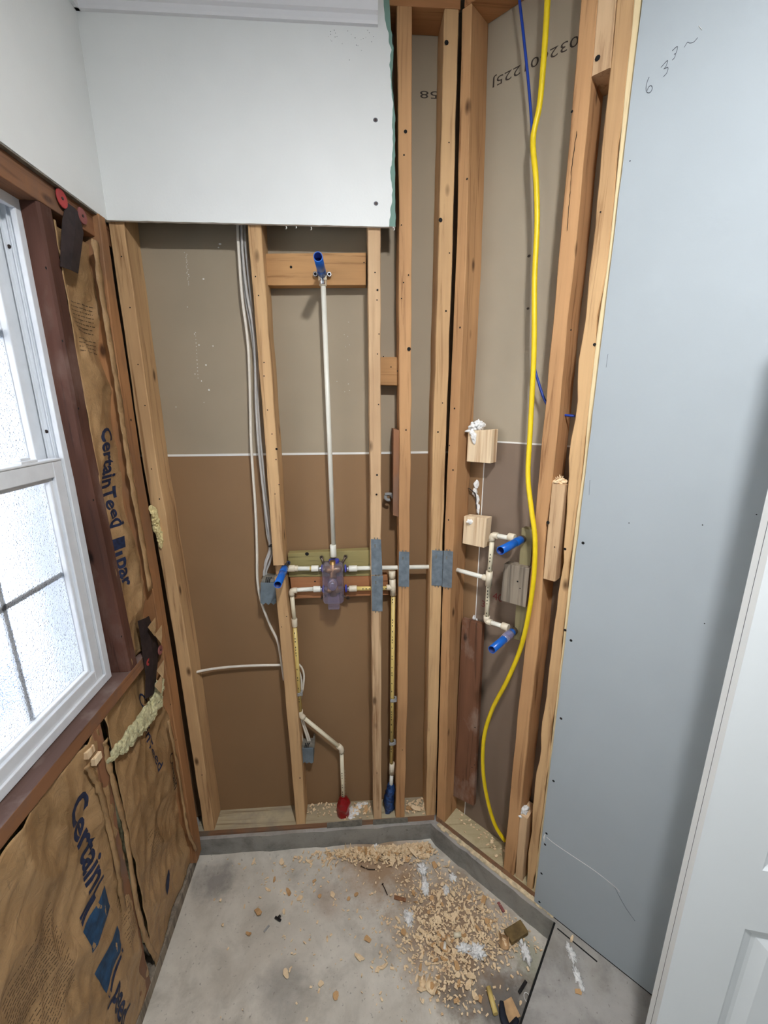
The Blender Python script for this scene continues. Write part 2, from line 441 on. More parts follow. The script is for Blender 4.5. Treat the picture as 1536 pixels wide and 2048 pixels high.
def stud(name, hitf, samples, z0, z1, dv, mat, label, cat='stud', group=None, holes=(), off=0.0, notch=None,
         wob=.0012, kind=None, out=None):
    """a length of framing lumber. samples: (py, px of one front edge, px of the other); holes: (px, py, radius)"""
    S = []
    for y, a, b in samples:
        p, q = hitf(a, y, off), hitf(b, y, off); S.append(((p.z+q.z)/2, p, q))
    S.sort(key=lambda s: s[0])
    def at(z, k):
        for i in range(len(S)-1):
            if z <= S[i+1][0] or i == len(S)-2:
                t = (z-S[i][0])/(S[i+1][0]-S[i][0]); r = S[i][k].lerp(S[i+1][k], t); r.z = z; return r
    n = max(2, int((z1-z0)/.05)); zs = [z0+(z1-z0)*i/n for i in range(n+1)]
    if notch:
        zs = [z for z in zs if not notch[0]-.004 < z < notch[1]+.004]+[notch[0]-.001, notch[0], notch[1], notch[1]+.001]
        zs.sort()
    nd = Vector(dv).normalized(); bm = bmesh.new(); rings = []; seed = random.random()*50; e = .0022
    for z in zs:
        l, r = at(z, 1), at(z, 2); w_ = (r-l).normalized()
        l = l+w_*wob*noise.noise(Vector((seed, z*9, 0)))*2; r = r+w_*wob*noise.noise(Vector((seed, z*9, 7)))*2
        fo = notch[2] if notch and notch[0]-.0005 <= z <= notch[1]+.0005 else 0
        fo += wob*noise.noise(Vector((seed, z*5, 3)))
        sec = [l+w_*e+nd*fo, r-w_*e+nd*fo, r+nd*(fo+e), r+Vector(dv), l+Vector(dv), l+nd*(fo+e)]
        rings.append([bm.verts.new(p) for p in sec])
    for a, b in zip(rings, rings[1:]):
        for k in range(6): bm.faces.new([a[k], a[(k+1) % 6], b[(k+1) % 6], b[k]])
    bm.faces.new(rings[0][::-1]); bm.faces.new(rings[-1])
    for hx, hy, hr in holes:
        disc(bm, hitf(hx, hy, off-.0016), nd, hr, 1, 8)
    o = finish(name, bm, [mat, 'black_hole'])
    return tag(o, label, cat, group, kind)

# ------------------------------------------------------------ the setting
bm = bmesh.new()                          # main slab with the shower recess cut out of it
E1 = C0+T*0.02-N*.025
cr = C0-N*.025; crx = cr.x+(1.385-cr.y)*(T.x/T.y)
SC = Vector((.650, 1.008, 0)); SD = Vector((-.676, -.737, 0))
SE = SC+SD*((1.008-.35)/.737)
poly = [(-.80, -2.5, 0), (2.3, -2.5, 0), (2.3, 1.68, 0), (-.80, 1.68, 0), (-.80, 1.388, 0)]
for i in range(25): 
    x = -.80+(crx+.80)*i/24; poly.append((x, 1.386-.012*max(0, noise.noise(Vector((x*9, 0, 0)))), 0))
for i in range(1, 18):
    p = Vector((crx, 1.386, 0)).lerp(SC, i/18); p = p-N*(.006*noise.noise(Vector((i*.9, 3, 0)))+.004); poly.append(p)
poly += [SC, SE, (-.80, SE.y, 0)]
poly_prism(bm, poly, Vector((0, 0, -.16)))
for f_ in bm.faces:
    if abs(f_.normal.z) < .5: f_.material_index = 1
bm.normal_update()
for f_ in bm.faces:
    f_.material_index = 1 if abs(f_.normal.z) < .5 else 0
struct('floor', bm, ['concrete_slab', 'concrete_curb'], origin=Vector((0, 0, 0)))
bm = bmesh.new(); n_ = 70
g = bmesh.ops.create_grid(bm, x_segments=n_, y_segments=n_, size=1)
for v_ in bm.verts:
    x, y = -.80+(v_.co.x+1)/2*1.56, .33+(v_.co.y+1)/2*1.12
    edge = max(0, 1-(1.386-y)/.05) if y < 1.39 else 1
    v_.co = Vector((x, y, ZR+.004*noise.noise(Vector((x*5, y*5, 0)))+.0015*noise.noise(Vector((x*30, y*30, 0)))+.012*edge**2))
struct('floor_recess', bm, 'concrete_recess', origin=RECESS_ORIGIN, smooth=True)
# black gap that runs along the slab edge
bm = bmesh.new(); gp = SC+Vector((-.01, .012, 0)); w_ = Vector((.737, -.676, 0))*.006
slab(bm, [SC+Vector((0, 0, .0006)), SE+Vector((0, 0, .0006)), SE+w_+Vector((0, 0, .0006)), SC+w_+Vector((0, 0, .0006))], Vector((0, 0, -.002)))
struct('trim_1', bm, 'black_hole')
# the ledge of concrete dust and mortar on the angled curb
bm = bmesh.new()
for i in range(24):
    a = .02+i*.0205; wv = .016+.008*noise.noise(Vector((i*.7, 0, 0)))
    p0, p1 = C0+T*a, C0+T*(a+.021)
    slab(bm, [p0-N*wv+ZV*.0005, p1-N*wv+ZV*.0005, p1+N*.01+ZV*.0005, p0+N*.01+ZV*.0005], Vector((0, 0, .003+.003*random.random())))
tag(finish('dust_ledge', bm, 'dust_pale'), 'line of pale sawdust and mortar on the curb under the angled wall plate', 'dust', kind='stuff')

bm = bmesh.new(); box(bm, (-.80, -2.5, ZC), (2.3, 1.68, ZC+.05)); struct('ceiling', bm, 'ceiling_white')
bm = bmesh.new(); box(bm, (-.85, -2.55, -.2), (2.35, -2.5, ZC)); struct('wall_front', bm, 'room_wall')
bm = bmesh.new(); box(bm, (2.3, -2.5, -.2), (2.35, 1.68, ZC)); struct('wall_right', bm, 'room_wall')
bm = bmesh.new(); box(bm, (-.80, 1.62, -.2), (2.3, 1.68, ZC)); struct('wall_back_outer', bm, 'room_wall')

# painted drywall on the window wall: above the header, and the part beside the window out of view
XF = XL+.013
bm = bmesh.new()
zb = 2.228
box(bm, (XL, -2.5, zb), (XF, D, ZC)); box(bm, (XL, -2.5, 0), (XF, .34, zb))
struct('wall_left', bm, 'paint_white', origin=Vector((XF, 0, 0)))
bm = bmesh.new(); box(bm, (XL+.0005, .345, zb-.004), (XF-.0008, 1.386, zb-.0002)); struct('trim_2', bm, 'galv_dull')

# sheathing behind the window wall
bm = bmesh.new(); xs0, xs1 = XL-.112, XL-.10
box(bm, (xs0, 1.17, -.1), (xs1, 1.62, ZC)); box(bm, (xs0, -2.5, -.1), (xs1, 1.17, .93)); box(bm, (xs0, -2.5, 2.2), (xs1, 1.17, ZC)); box(bm, (xs0, -2.5, .93), (xs1, .33, 2.2))
struct('wall_left_outer', bm, 'wood_old')

# painted drywall left on the back wall with a torn edge and green core paper
YF = D-.013
rag = []
ed = [(0, 776), (60, 782), (95, 787), (140, 785), (160, 783), (230, 790), (300, 790), (380, 790), (457, 791)]
ed2 = [(0, 762), (40, 770), (66, 776), (100, 781), (130, 780), (160, 781), (180, 783), (215, 786), (250, 784), (290, 786), (330, 783), (335, 780), (355, 781), (380, 785), (400, 784), (420, 781), (450, 778)]
def ragged(ed, off, n=70, amp=.0018, sd=1, ztop=ZC, zbot=None):
    P = [B(x, y, off) for y, x in ed]; P[0].z = ztop
    if zbot is not None: P[-1].z = zbot
    P.sort(key=lambda p: -p.z); out = []
    for i in range(len(P)-1):
        for k in range(7):
            q = P[i].lerp(P[i+1], k/7); q.x += amp*noise.noise(Vector((q.z*60, sd, 0)))*2; out.append(q)
    return out+[P[-1]]
zl = B(400, 444, -.013).z
def back_panel(ed, y0, dv, sd, x0=XL, zoff=0):
    r = ragged(ed, -.013, sd=sd, zbot=zl+zoff); pts = []
    for i in range(40):
        x = x0+(r[-1].x-x0)*i/40; pts.append((x, y0, zl+zoff+.0016*noise.noise(Vector((x*40, sd, 2)))))
    pts += [(p.x, y0, p.z) for p in reversed(r)]+[(x0, y0, ZC)]
    bm = bmesh.new(); poly_prism(bm, pts, Vector((0, dv, 0))); return bm
bm = back_panel(ed, YF, .0128, 2); bm.normal_update()
bmesh.ops.recalc_face_normals(bm, faces=bm.faces[:])
for f_ in bm.faces: f_.material_index = 1 if f_.normal.z < -.7 else 0
wb = struct('wall_back_painted', bm, ['gyp_green', 'gyp_core'], origin=Vector((0, YF, 0)))
struct('paint_layer', back_panel(ed2, YF-.0012, .0011, 5, XL, -.0012), 'paint_white', parent=wb)
bm = bmesh.new()
for px, py in ((751, 240), (752, 407)):
    p = B(px, py, -.0146); disc(bm, p, YP, .0036, 1, 9); disc(bm, p+YP*.0001, YP, .0056, 0, 9, 1.2)
for i in range(24): 
    px, py = 655+random.random()*105, 60+abs(random.gauss(0, 22)); disc(bm, B(px, py, -.0146), YP, .0005+.0007*random.random(), 0, 5)
struct('nail_pop', bm, ['pencil', 'nailsteel'], parent=wb)
bm = bmesh.new()                          # frayed paper hanging from the cut edge
for px, py, l_ in ((572, 455, .008), (592, 455, .006), (622, 457, .008), (788, 458, .008), (786, 454, .006)):
    p = B(px, py-3, -.01); tube(bm, [p, p+Vector((.002, 0, -l_*.6)), p+Vector((-.001, -.001, -l_))], .0014, 5)
struct('torn_paper', bm, 'gyp_core', parent=wb)

# crown moulding
def crown(name, p0, p1, inward):
    prof = [(0, 0), (.010, 0), (.012, .006), (.012, .018), (.020, .022), (.026, .040), (.040, .052), (.046, .060), (.056, .064), (.056, .076), (.066, .080), (.066, .115), (0, .115)]
    bm = bmesh.new(); rs = []
    for p in (p0, p1): rs.append([bm.verts.new(Vector(p)+Vector(inward)*a+ZV*z) for a, z in prof])
    for k in range(len(prof)):
        j = (k+1) % len(prof); bm.faces.new([rs[0][k], rs[0][j], rs[1][j], rs[1][k]])
    bm.faces.new(rs[0][::-1]); bm.faces.new(rs[1]); return struct(name, bm, 'paint_trim')
zc = ZC-.113
crown('trim_3', (XF-.004, YF-.001, zc), (B(757, 40, -.05).x, YF-.001, zc), (0, -1, 0))
crown('trim_4', (XF+.0002, YF+.004, zc), (XF+.0002, -2.49, zc), (1, 0, 0))

# backing sheets: the far room's drywall seen from behind
xb = C0.x+(.089-N.y*.089)/N.x
def flecks(bm, hf, lst, nrm, off):
    for px, py, r in lst: disc(bm, hf(px, py, off), nrm, r, 1, 6, .6+random.random())
bm = bmesh.new(); zj = 1.5655
box(bm, (-.78, D+.089, zj), (xb, D+.102, ZC))
fl = [(440, 488, .003), (437, 495, .002), (407, 558, .0022), (398, 690, .002), (389, 668, .0018), (426, 692, .002), (394, 720, .002), (412, 730, .0025), (390, 748, .0022), (403, 762, .0025), (418, 780, .0035), (375, 614, .0015), (352, 814, .0016), (408, 805, .0015)]
for i in range(20): fl.append((371+random.gauss(0, 1.5)+i*.35, 505+i*3.4, .0012))
for i in range(14): fl.append((391+i*.4, 665+i*7, .0011))
flecks(bm, B, fl, YP, .0885)
for i in range(10): flecks(bm, B, [(690+random.gauss(0, 6), 640+random.random()*150, .001)], YP, .0885)
wbu = struct('wall_back_upper', bm, ['gyp_paper_upper', 'gyp_core'])
bm = place_text('058', .026, B(897, 184, .0885), Vector((-1, 0, 0)), Vector((0, 0, -1)), 2.2)
struct('ink_stamp', bm, 'stamp_ink', parent=wbu)
bm = bmesh.new(); box(bm, (-.78, D+.089, -.02), (xb, D+.102, zj-.006))
flecks(bm, B, [(690, 1590-i*6, .0012) for i in range(9)], YP, .0885)
struct('wall_back_lower', bm, ['gyp_paper_lower', 'gyp_core'])
bm = bmesh.new(); box(bm, (-.78, D+.0875, zj-.006), (xb, D+.100, zj+.0015)); struct('trim_5', bm, 'gyp_core')

def Abox(bm, t0, t1, o0, o1, z0, z1, mi=0):
    c = [C0+T*t+N*o for t, o in ((t0, o0), (t1, o0), (t1, o1), (t0, o1))]
    hexa(bm, [p+ZV*z0 for p in c]+[p+ZV*z1 for p in c], mi)
tb0 = (Vector((xb, D+.089, 0))-C0).dot(T)
bm = bmesh.new(); zja = 1.611; Abox(bm, tb0, 1.95, .089, .102, zja, ZC)
flecks(bm, A, [(1058, 512, .004), (1056, 617, .0035)], N, .0885)
wau = struct('wall_angled_upper', bm, ['gyp_paper_angle', 'stamp_ink'])
p_ = A(1160, 68, .0885)
bm = place_text('032601225J', .030, p_, -T, Vector((0, 0, -1)), 1.0)
# letters were printed on the slant of the sheet: align to the two ends seen
q_ = A(986, 158, .0885); zs_ = (q_.z-p_.z)/((q_-p_).dot(-T))
w_x = max((v.co-p_).dot(-T) for v in bm.verts); sx = (q_-p_).dot(-T)/w_x
for v_ in bm.verts:
    a_ = (v_.co-p_).dot(-T); v_.co += -T*(a_*(sx-1)); v_.co.z += zs_*a_*sx
struct('ink_stamp', bm, 'stamp_ink', parent=wau)
tv = .089
bm = bmesh.new(); Abox(bm, tv+.003, 1.95, .089, .102, -.02, zja-.004)
wal = struct('wall_angled_lower', bm, 'gyp_paper_angle_low')
bm = bmesh.new(); Abox(bm, tb0, tv, .089, .102, -.02, zja-.004); struct('wall_angled_strip', bm, 'gyp_paper_lower')
bm = bmesh.new(); Abox(bm, tb0, .40, .0878, .1, zja-.004, zja+.001); Abox(bm, tv, tv+.003, .0878, .1, .0, zja); struct('trim_6', bm, 'gyp_core')
for body, px, py, s in (('3', 962, 1212, .035), ('40', 985, 1198, .04)):
    bm = place_text(body, s, A(px, py, .0884), T, ZV); struct('red_pencil_number', bm, 'red_pencil', parent=wal)
bm = bmesh.new()                          # crumbled gypsum along the upright seam
for px, py, rx, rz in ((953, 968, .008, .012), (950, 985, .010, .016), (955, 1000, .006, .022), (957, 1020, .005, .02), (948, 1236, .006, .014), (953, 1243, .004, .012)):
    lump(bm, A(px, py, .084), (rx, .004, rz), .4, 120, 2, px)
tag(finish('gypsum_crumbs', bm, 'fluff'), 'white crumbled gypsum along the upright seam between the two pine blocks', 'crumbs', kind='stuff')
bm = bmesh.new()                          # paper torn back beside it
pts = [A(936, 976, .080), A(942, 980, .078), A(951, 990, .078), A(953, 1018, .082)]
tube(bm, smooth_path(pts, 5), [.002+.002*math.sin(i/15*3) for i in range(16)], 6, flat=.4)
tag(finish('torn_paper', bm, 'felt'), 'dark curl of torn paper beside the angled wall seam', 'paper scrap')

# grey drywall on the angled wall
ta = [(A(x, y, -.013)-C0).dot(T) for x, y in ((1286, 0), (1178, 912), (1133, 1300), (1069, 1795))]
t_ed = sum(ta)/4
bm = bmesh.new(); pts = []
for i in range(60):
    z = .006+(ZC-.006)*i/59; q = C0+T*(t_ed+(ta[3]-t_ed)*(1-z/2.8)+(ta[0]-t_ed)*(z/2.8)+.0016*noise.noise(Vector((z*25, 0, 0))))-N*.013+ZV*z; pts.append(q)
pts += [C0+T*1.95-N*.013+ZV*ZC, C0+T*1.95-N*.013+ZV*.006]
poly_prism(bm, pts, N*.0128)
for px, py in ((1166, 1086), (1142, 1281), (1122, 1437), (1107, 1562), (1093, 1667), (1090, 1689), (1083, 1747), (1079, 1804)):
    disc(bm, A(px, py, -.0133), N, .0042, 1, 10)
for px, py in ((1258, 1046), (1405, 1050), (1513, 1029), (1409, 1247), (1260, 322)):
    disc(bm, A(px, py, -.0133), N, .0014, 1, 8)
wr = struct('wall_angled_drywall', bm, ['gyp_grey', 'black_hole'])
bm = bmesh.new()
def stroke(pts, r=.0011, n=5): tube(bm, smooth_path([A(x, y, -.0135) for x, y in pts], n), r, 5, flat=.4)
def z5(l): return [(1236+x/5.12, y/5.12) for x, y in l]
stroke(z5([(318, 790), (295, 850), (288, 910), (300, 945), (330, 945), (352, 905), (340, 875), (315, 890), (300, 925)]))
stroke(z5([(440, 690), (508, 618), (490, 680), (470, 705), (512, 690), (500, 745), (465, 785)]))
stroke(z5([(555, 520), (608, 475), (595, 540), (575, 555), (590, 550), (578, 590), (555, 615)]))
stroke(z5([(678, 485), (712, 432), (735, 440), (775, 430), (815, 385)]), .0008)
stroke([(1216, 708), (1212, 735)], .0006); stroke([(1180, 960), (1178, 990)], .0006)
struct('pencil_number', bm, 'pencil', parent=wr)
bm = bmesh.new()
stroke([(1093, 1674), (1110, 1688), (1150, 1715), (1190, 1742), (1228, 1772), (1240, 1785)], .0009)
struct('score_line', bm, 'gyp_core', parent=wr)
bm = bmesh.new(); stroke([(1228, 1772), (1248, 1810), (1270, 1842)], .0006); struct('score_line', bm, 'pencil', parent=wr)
bm = bmesh.new(); lump(bm, A(1089, 1675, -.014), (.004, .002, .018), .3, 90, 2, 3); stroke([(1398, 52), (1404, 60)], .0012); struct('gypsum_chip', bm, 'gyp_core', parent=wr)

# ------------------------------------------------------------ framing of the back wall
def plates():
    bm = boxof((XL, D, .0005), (C0.x-.004, D+.089, .028)); bmesh.ops.recalc_face_normals(bm, faces=bm.faces[:])
    for f_ in bm.faces: f_.material_index = 1 if f_.normal.y < -.7 else 0
    p = finish('bottom_plate', bm, ['wood_plate_top', 'wood_back_y'])
    tag(p, 'wooden bottom plate under the pipe wall studs', 'wall plate')
    p = finish('top_plate', boxof((XL, D, ZP), (C0.x-.004, D+.089, ZC)), 'wood_topplate', bevel=.002)
    tag(p, 'wooden top plate above the back wall studs', 'wall plate')
    bm = bmesh.new(); Abox(bm, .006, .505, 0, .088, .0005, .028); bmesh.ops.recalc_face_normals(bm, faces=bm.faces[:])
    for f_ in bm.faces: f_.material_index = 1 if f_.normal.dot(N) < -.7 else 0
    tag(finish('bottom_plate', bm, ['wood_dusty_a', 'wood_back_y']), 'dusty bottom plate of the angled wall, edged by the curb', 'wall plate')
    bm = bmesh.new(); Abox(bm, .006, .62, 0, .088, ZP, ZC)
    tag(finish('top_plate', bm, 'wood_topplate', bevel=.002), 'reddish top plate above the yellow cable bay', 'wall plate')
plates()
DY = Vector((0, .088, 0)); DA = N*.088
G1 = 'wall studs of the back wall'
stud('wall_stud', B, [(450, 217, 248), (912, 283, 311), (1300, 352, 376), (1658, 407, 428)], .0285, ZP-.001, DY, 'wood_tan',
     'corner stud of the back wall beside the paper faced insulation', holes=((243, 513, .002), (260, 615, .002), (276, 729, .002), (290, 811, .002), (303, 938, .002), (319, 998, .0022), (404, 1550, .0025)))
stud('wall_stud', B, [(452, 495, 522), (912, 532, 555), (1136, 547, 568), (1300, 562, 585), (1500, 580, 602), (1645, 592, 611)], .0285, ZP-.001, DY, 'wood_tan',
     'stud notched for the blue spout tube, knotty at its foot',
     holes=((511, 553, .002), (517, 591, .002), (528, 725, .002), (528, 752, .002), (535, 820, .002), (544, 868, .002), (552, 919, .002), (558, 969, .002), (550, 988, .002), (573, 1233, .002), (563, 1254, .0018), (600, 1556, .003), (553, 898, .004)),
     notch=(B(560, 1155).z, B(560, 1131).z, .03))
stud('wall_stud', B, [(456, 735, 761), (912, 740, 762), (1300, 744, 763), (1637, 747, 763)], .0285, ZP-.001, DY, 'wood_pale',
     'stud behind the two stacked steel plates, up to the painted drywall',
     holes=((750, 545, .0022), (754, 600, .002), (755, 580, .003), (758, 668, .002), (755, 708, .002), (757, 809, .002), (754, 950, .0035), (753, 989, .0035), (754, 1546, .0022)))
stud('wall_stud', B, [(5, 794, 823), (450, 798, 824), (912, 799, 822), (1300, 797, 817), (1635, 791, 809)], .0285, ZP-.001, DY, 'wood_orange',
     'tall orange stud standing just past the torn drywall edge', holes=((811, 263, .005), (808, 310, .0025), (803, 450, .002), (817, 550, .0022), (807, 565, .002), (803, 597, .002), (818, 698, .006), (805, 1500, .002), (812, 860, .0025)))
stud('wall_stud', B, [(14, 889, 918), (512, 877, 905), (912, 865, 891), (1100, 862, 885), (1300, 858, 880), (1632, 852, 871)], .0285, ZP-.001, DY, 'wood_tan',
     'tall stud at the inner corner, left of the dark gap', holes=((893, 85, .006), (898, 285, .002), (881, 440, .006), (899, 506, .002), (892, 622, .003), (885, 806, .002), (876, 864, .003)))
GA = 'studs of the angled wall'
stud('wall_stud', A, [(10, 924, 943), (512, 912, 932), (912, 895, 914), (1200, 884, 901), (1636, 873, 890)], .0285, ZP-.001, DA, 'wood_orange',
     'angled wall corner stud with its wide side in view', holes=((934, 358, .003), (920, 655, .003), (909, 817, .003), (906, 940, .003), (899, 891, .0022), (897, 1040, .003)))
stud('wall_stud', A, [(0, 1162, 1195), (150, 1150, 1183), (400, 1127, 1160), (656, 1105, 1134), (912, 1081, 1110), (1050, 1068, 1093), (1300, 1049, 1075), (1412, 1037, 1062), (1740, 1006, 1029)],
     .0285, ZP-.001, DA, 'wood_orange', 'cracked stud behind the yellow cable on the angled wall', holes=((1144, 223, .003), (1142, 660, .002)))
stud('wall_stud', A, [(0, 1233, 1267), (135, 1220, 1254), (300, 1203, 1238), (512, 1184, 1215), (700, 1162, 1188), (912, 1140, 1167), (1100, 1127, 1143), (1300, 1103, 1123), (1600, 1067, 1088), (1780, 1051, 1066)],
     .0285, ZP-.001, DA, 'wood_tan', 'rough bark edged stud beside the pale furring strip', wob=.004, holes=((1130, 1098, .004), (1130, 1260, .004), (1189, 689, .004), (1201, 424, .002)))
stud('furring_strip', A, [(0, 1268, 1285), (300, 1238, 1254), (512, 1216, 1230), (700, 1189, 1205), (912, 1168, 1179), (1100, 1144, 1156), (1300, 1124, 1134), (1600, 1089, 1097), (1780, 1067, 1073)],
     .0285, ZP-.001, N*.04, 'wood_furring', 'pale new furring strip along the edge of the grey drywall', cat='furring strip', wob=.0008)
stud('spacer_block', A, [(0, 1196, 1232), (143, 1184, 1220)], A(1200, 145).z, ZP-.001, DA, 'wood_pale',
     'knotted spacer block at the top between the cracked and bark edged studs', cat='wood block', holes=((1195, 116, .006),))
stud('spacer_block', A, [(967, 1104, 1131), (1159, 1086, 1110)], A(1098, 1159).z, A(1117, 968).z, DA*.8, 'wood_pale',
     'short spacer block mid wall with sawdust heaped on top', cat='wood block', off=-.004, holes=((1096, 1045, .005), (1109, 1094, .002)))
stud('spacer_block', A, [(1632, 1038, 1056), (1750, 1030, 1046)], .0285, A(1046, 1634).z, DA*.8, 'wood_pale',
     'short spacer block standing on the plate with white fluff on top', cat='wood block', off=.004)
# long split in the cracked stud
bm = bmesh.new(); P_ = [(1153, 262), (1147, 300), (1142, 345), (1139, 390), (1136, 430), (1133, 470)]
tube(bm, [A(x+random.random()*1.5, y, -.0012) for x, y in [(a[0]+(b_[0]-a[0])*k/5, a[1]+(b_[1]-a[1])*k/5) for a, b_ in zip(P_, P_[1:]) for k in range(5)]], [.0006+.0016*random.random() for _ in range(25)], 5, flat=.3)
o_ = [o for o in COL.objects if o.get('label', '').startswith('cracked stud')][0]
finish('split', bm, 'black_hole', parent=o_)

def board(name, hf, quad, off, dv, mat, label, cat='wood block', bevel=.0015, extra=None):
    bm = bmesh.new(); slab(bm, [hf(x, y, off) for x, y in quad], dv)
    if extra: extra(bm)
    return tag(finish(name, bm, [mat, 'black_hole'], bevel=bevel), label, cat)
def holes_at(hf, off, nrm, lst):
    return lambda bm: [disc(bm, hf(x, y, off-.0006), nrm, r, 1, 9) for x, y, r in lst]
board('blocking_board', B, [(526, 507), (733, 505), (732, 570), (532, 571)], .045, Vector((0, .036, 0)), 'wood_board_x',
      'horizontal blocking board behind the blue shower stub', extra=holes_at(B, .045, YP, [(582, 534, .004), (728, 525, .002)]))
board('blocking_board', B, [(576, 1107), (741, 1100), (741, 1152), (577, 1154)], .048, Vector((0, .03, 0)), 'wood_treated',
      'greenish treated blocking board behind the valve', extra=holes_at(B, .048, YP, [(614, 1108, .007)]))
board('blocking_board', B, [(580, 1155), (775, 1150), (777, 1190), (584, 1198)], .050, Vector((0, .03, 0)), 'wood_red_x',
      'reddish blocking board behind the valve, under the greenish board', extra=holes_at(B, .05, YP, [(630, 1163, .003)]))
board('blocking_board', B, [(761, 714), (796, 714), (796, 771), (761, 770)], .042, Vector((0, .045, 0)), 'wood_board_x',
      'short brown block wedged between the stacked plate stud and the orange stud', extra=holes_at(B, .042, YP, [(782, 734, .002), (795, 742, .002), (767, 713, .002)]))
bm = slabof([B(x, y, .012) for x, y in ((787, 858), (799, 860), (798, 1034), (786, 1031))], Vector((0, .07, 0)))
tag(finish('wood_strip', bm, 'wood_red', bevel=.001), 'reddish wood strip fixed to the flank of the orange stud', 'wood strip')
board('pine_block', A, [(936, 862), (985, 859), (981, 927), (933, 923)], .035, N*.038, 'wood_pine', 'upper pale pine block with white fluff on its top')
board('pine_block', A, [(928, 1032), (973, 1037), (968, 1096), (925, 1087)], .035, N*.038, 'wood_pine', 'lower pale pine block beside the white elbow')
board('backer_board', A, [(1043, 1056), (1066, 1060), (1050, 1285), (1027, 1278)], .034, N*.03, 'wood_treated_v', 'upright greenish board behind the two angled wall stubs', extra=None)
board('weathered_block', A, [(1008, 1127), (1059, 1137), (1051, 1215), (1001, 1201)], .012, N*.035, 'wood_weather', 'weathered grey block between the two blue stubs',
      extra=holes_at(A, .012, N, [(1035, 1163, .003), (1040, 1177, .002)]))
board('old_plank', A, [(924, 1237), (965, 1249), (947, 1612), (906, 1592)], .060, N*.018, 'wood_old', 'dark red-brown old plank leaning in the angled bay', 'plank',
      extra=holes_at(A, .06, N, [(950, 1455, .003), (949, 1530, .002), (944, 1535, .002)]))
bm = slabof([A(x, y, .055) for x, y in ((923, 1233), (966, 1246), (965, 1250), (924, 1238))], N*.022)
# ------------------------------------------------------------ steel plates
def nail_plate(hf, quad, off, nrm, label, mat='galv', group=None, prong=True):
    q = [hf(x, y, off) for x, y in quad]; r0 = root('nail_plate', (q[2]+q[3])/2, label, 'steel plate', group)
    bm = bmesh.new(); slab(bm, q, nrm*.0016)
    finish('plate', bm, mat, parent=r0, bevel=.0006)
    cx = (q[0]+q[1]+q[2]+q[3])/4; up = ((q[0]+q[1])/2-(q[2]+q[3])/2).normalized(); sd_ = (q[1]-q[0]).normalized()
    h = ((q[0]+q[1])/2-(q[2]+q[3])/2).length/2; w2 = (q[1]-q[0]).length/2
    if not prong: return r0
    for s in (1, -1):
        bm = bmesh.new(); c = cx+up*h*s
        for a in (-.3, .3):
            p = c+sd_*w2*a-nrm*.0012
            hexa(bm, [p-sd_*.0022, p+sd_*.0022, p+sd_*.0016+up*s*.006, p-sd_*.0016+up*s*.006]+[x+nrm*.0018 for x in (p-sd_*.0022, p+sd_*.0022, p+sd_*.0016+up*s*.006, p-sd_*.0016+up*s*.006)])
        finish('prong', bm, 'galv_dull', parent=r0)
    bm = bmesh.new(); p = cx+up*h*.55-sd_*w2*.35-nrm*.0005
    hexa(bm, [p, p+sd_*.004, p+sd_*.004+up*.012, p+up*.012]+[x-nrm*.0006 for x in (p, p+sd_*.004, p+sd_*.004+up*.012, p+up*.012)])
    finish('embossing', bm, 'galv_dull', parent=r0); return r0
nail_plate(B, [(742, 1078), (762, 1079), (765, 1150), (743, 1150)], -.003, YP, 'blue-grey steel plate, upper one of the stacked two')
nail_plate(B, [(743, 1152), (766, 1151), (765, 1223), (744, 1222)], -.003, YP, 'blue-grey steel plate, lower one of the stacked two')
nail_plate(B, [(798, 1103), (819, 1104), (818, 1174), (797, 1173)], -.003, YP, 'single steel plate on the orange stud')
nail_plate(B, [(864, 1100), (886, 1102), (884, 1172), (863, 1171)], -.003, YP, 'steel plate on the stud before the inner corner gap')
nail_plate(A, [(887, 1101), (906, 1103), (903, 1176), (884, 1174)], -.003, N, 'steel plate wrapped on the angled wall corner stud')
nail_plate(B, [(654, 1646), (724, 1639), (724, 1653), (654, 1659)], -.003, YP, 'dull flat steel plate on the bottom plate under the red sleeve', 'galv_dull', prong=False)
nail_plate(B, [(746, 1640), (815, 1635), (816, 1645), (746, 1650)], -.003, YP, 'dull flat steel plate on the bottom plate under the blue wrap', 'galv_dull', prong=False)

# ------------------------------------------------------------ plumbing
RP = .0079
def pipe_part(rt, pts, mat='cpvc', r=RP, name='pipe', marks=False):
    bm = bmesh.new(); tube(bm, pts, r, 16)
    if marks:
        a, b_ = Vector(pts[0]), Vector(pts[-1]); n = int((b_-a).length/.012); d = (b_-a).normalized()
        side = (CAM-(a+b_)/2); side = (side-d*side.dot(d)).normalized(); u = d.cross(side)
        for i in range(n):
            if random.random() < .45: continue
            p = a+d*(.012*i+.004)+side*(r+.0002)+u*(.002*math.copysign(1, .5))
            f = bm.faces.new([bm.verts.new(q) for q in (p-u*.0015, p+u*.0015, p+u*.0015+d*.007*random.uniform(.4, 1), p-u*.0015+d*.006)]); f.material_index = 1
    return finish(name, bm, [mat, 'marking'], parent=rt, smooth='keep')
def cyl_part(rt, p, d, ln, r, mat, name, seg=18, r2=None):
    d = d.normalized(); bm = bmesh.new(); rr = r2 or r
    tube(bm, [p, p+d*.001, p+d*(ln-.001), p+d*ln], [r*.93, r, rr, rr*.93], seg)
    return finish(name, bm, mat, parent=rt, smooth='keep')
def elbow(rt, c, d1, d2, mat='fitting', r=.0108, ln=.02):
    d1, d2 = d1.normalized(), d2.normalized(); bm = bmesh.new()
    pts = [c+d1*ln, c+d1*(ln*.45)]+[c+d1*ln*.45*(1-t)**2+d2*ln*.45*t**2 for t in (.25, .5, .75)]+[c+d2*ln*.45, c+d2*ln]
    tube(bm, pts, r, 16); return finish('elbow', bm, mat, parent=rt, smooth='keep')
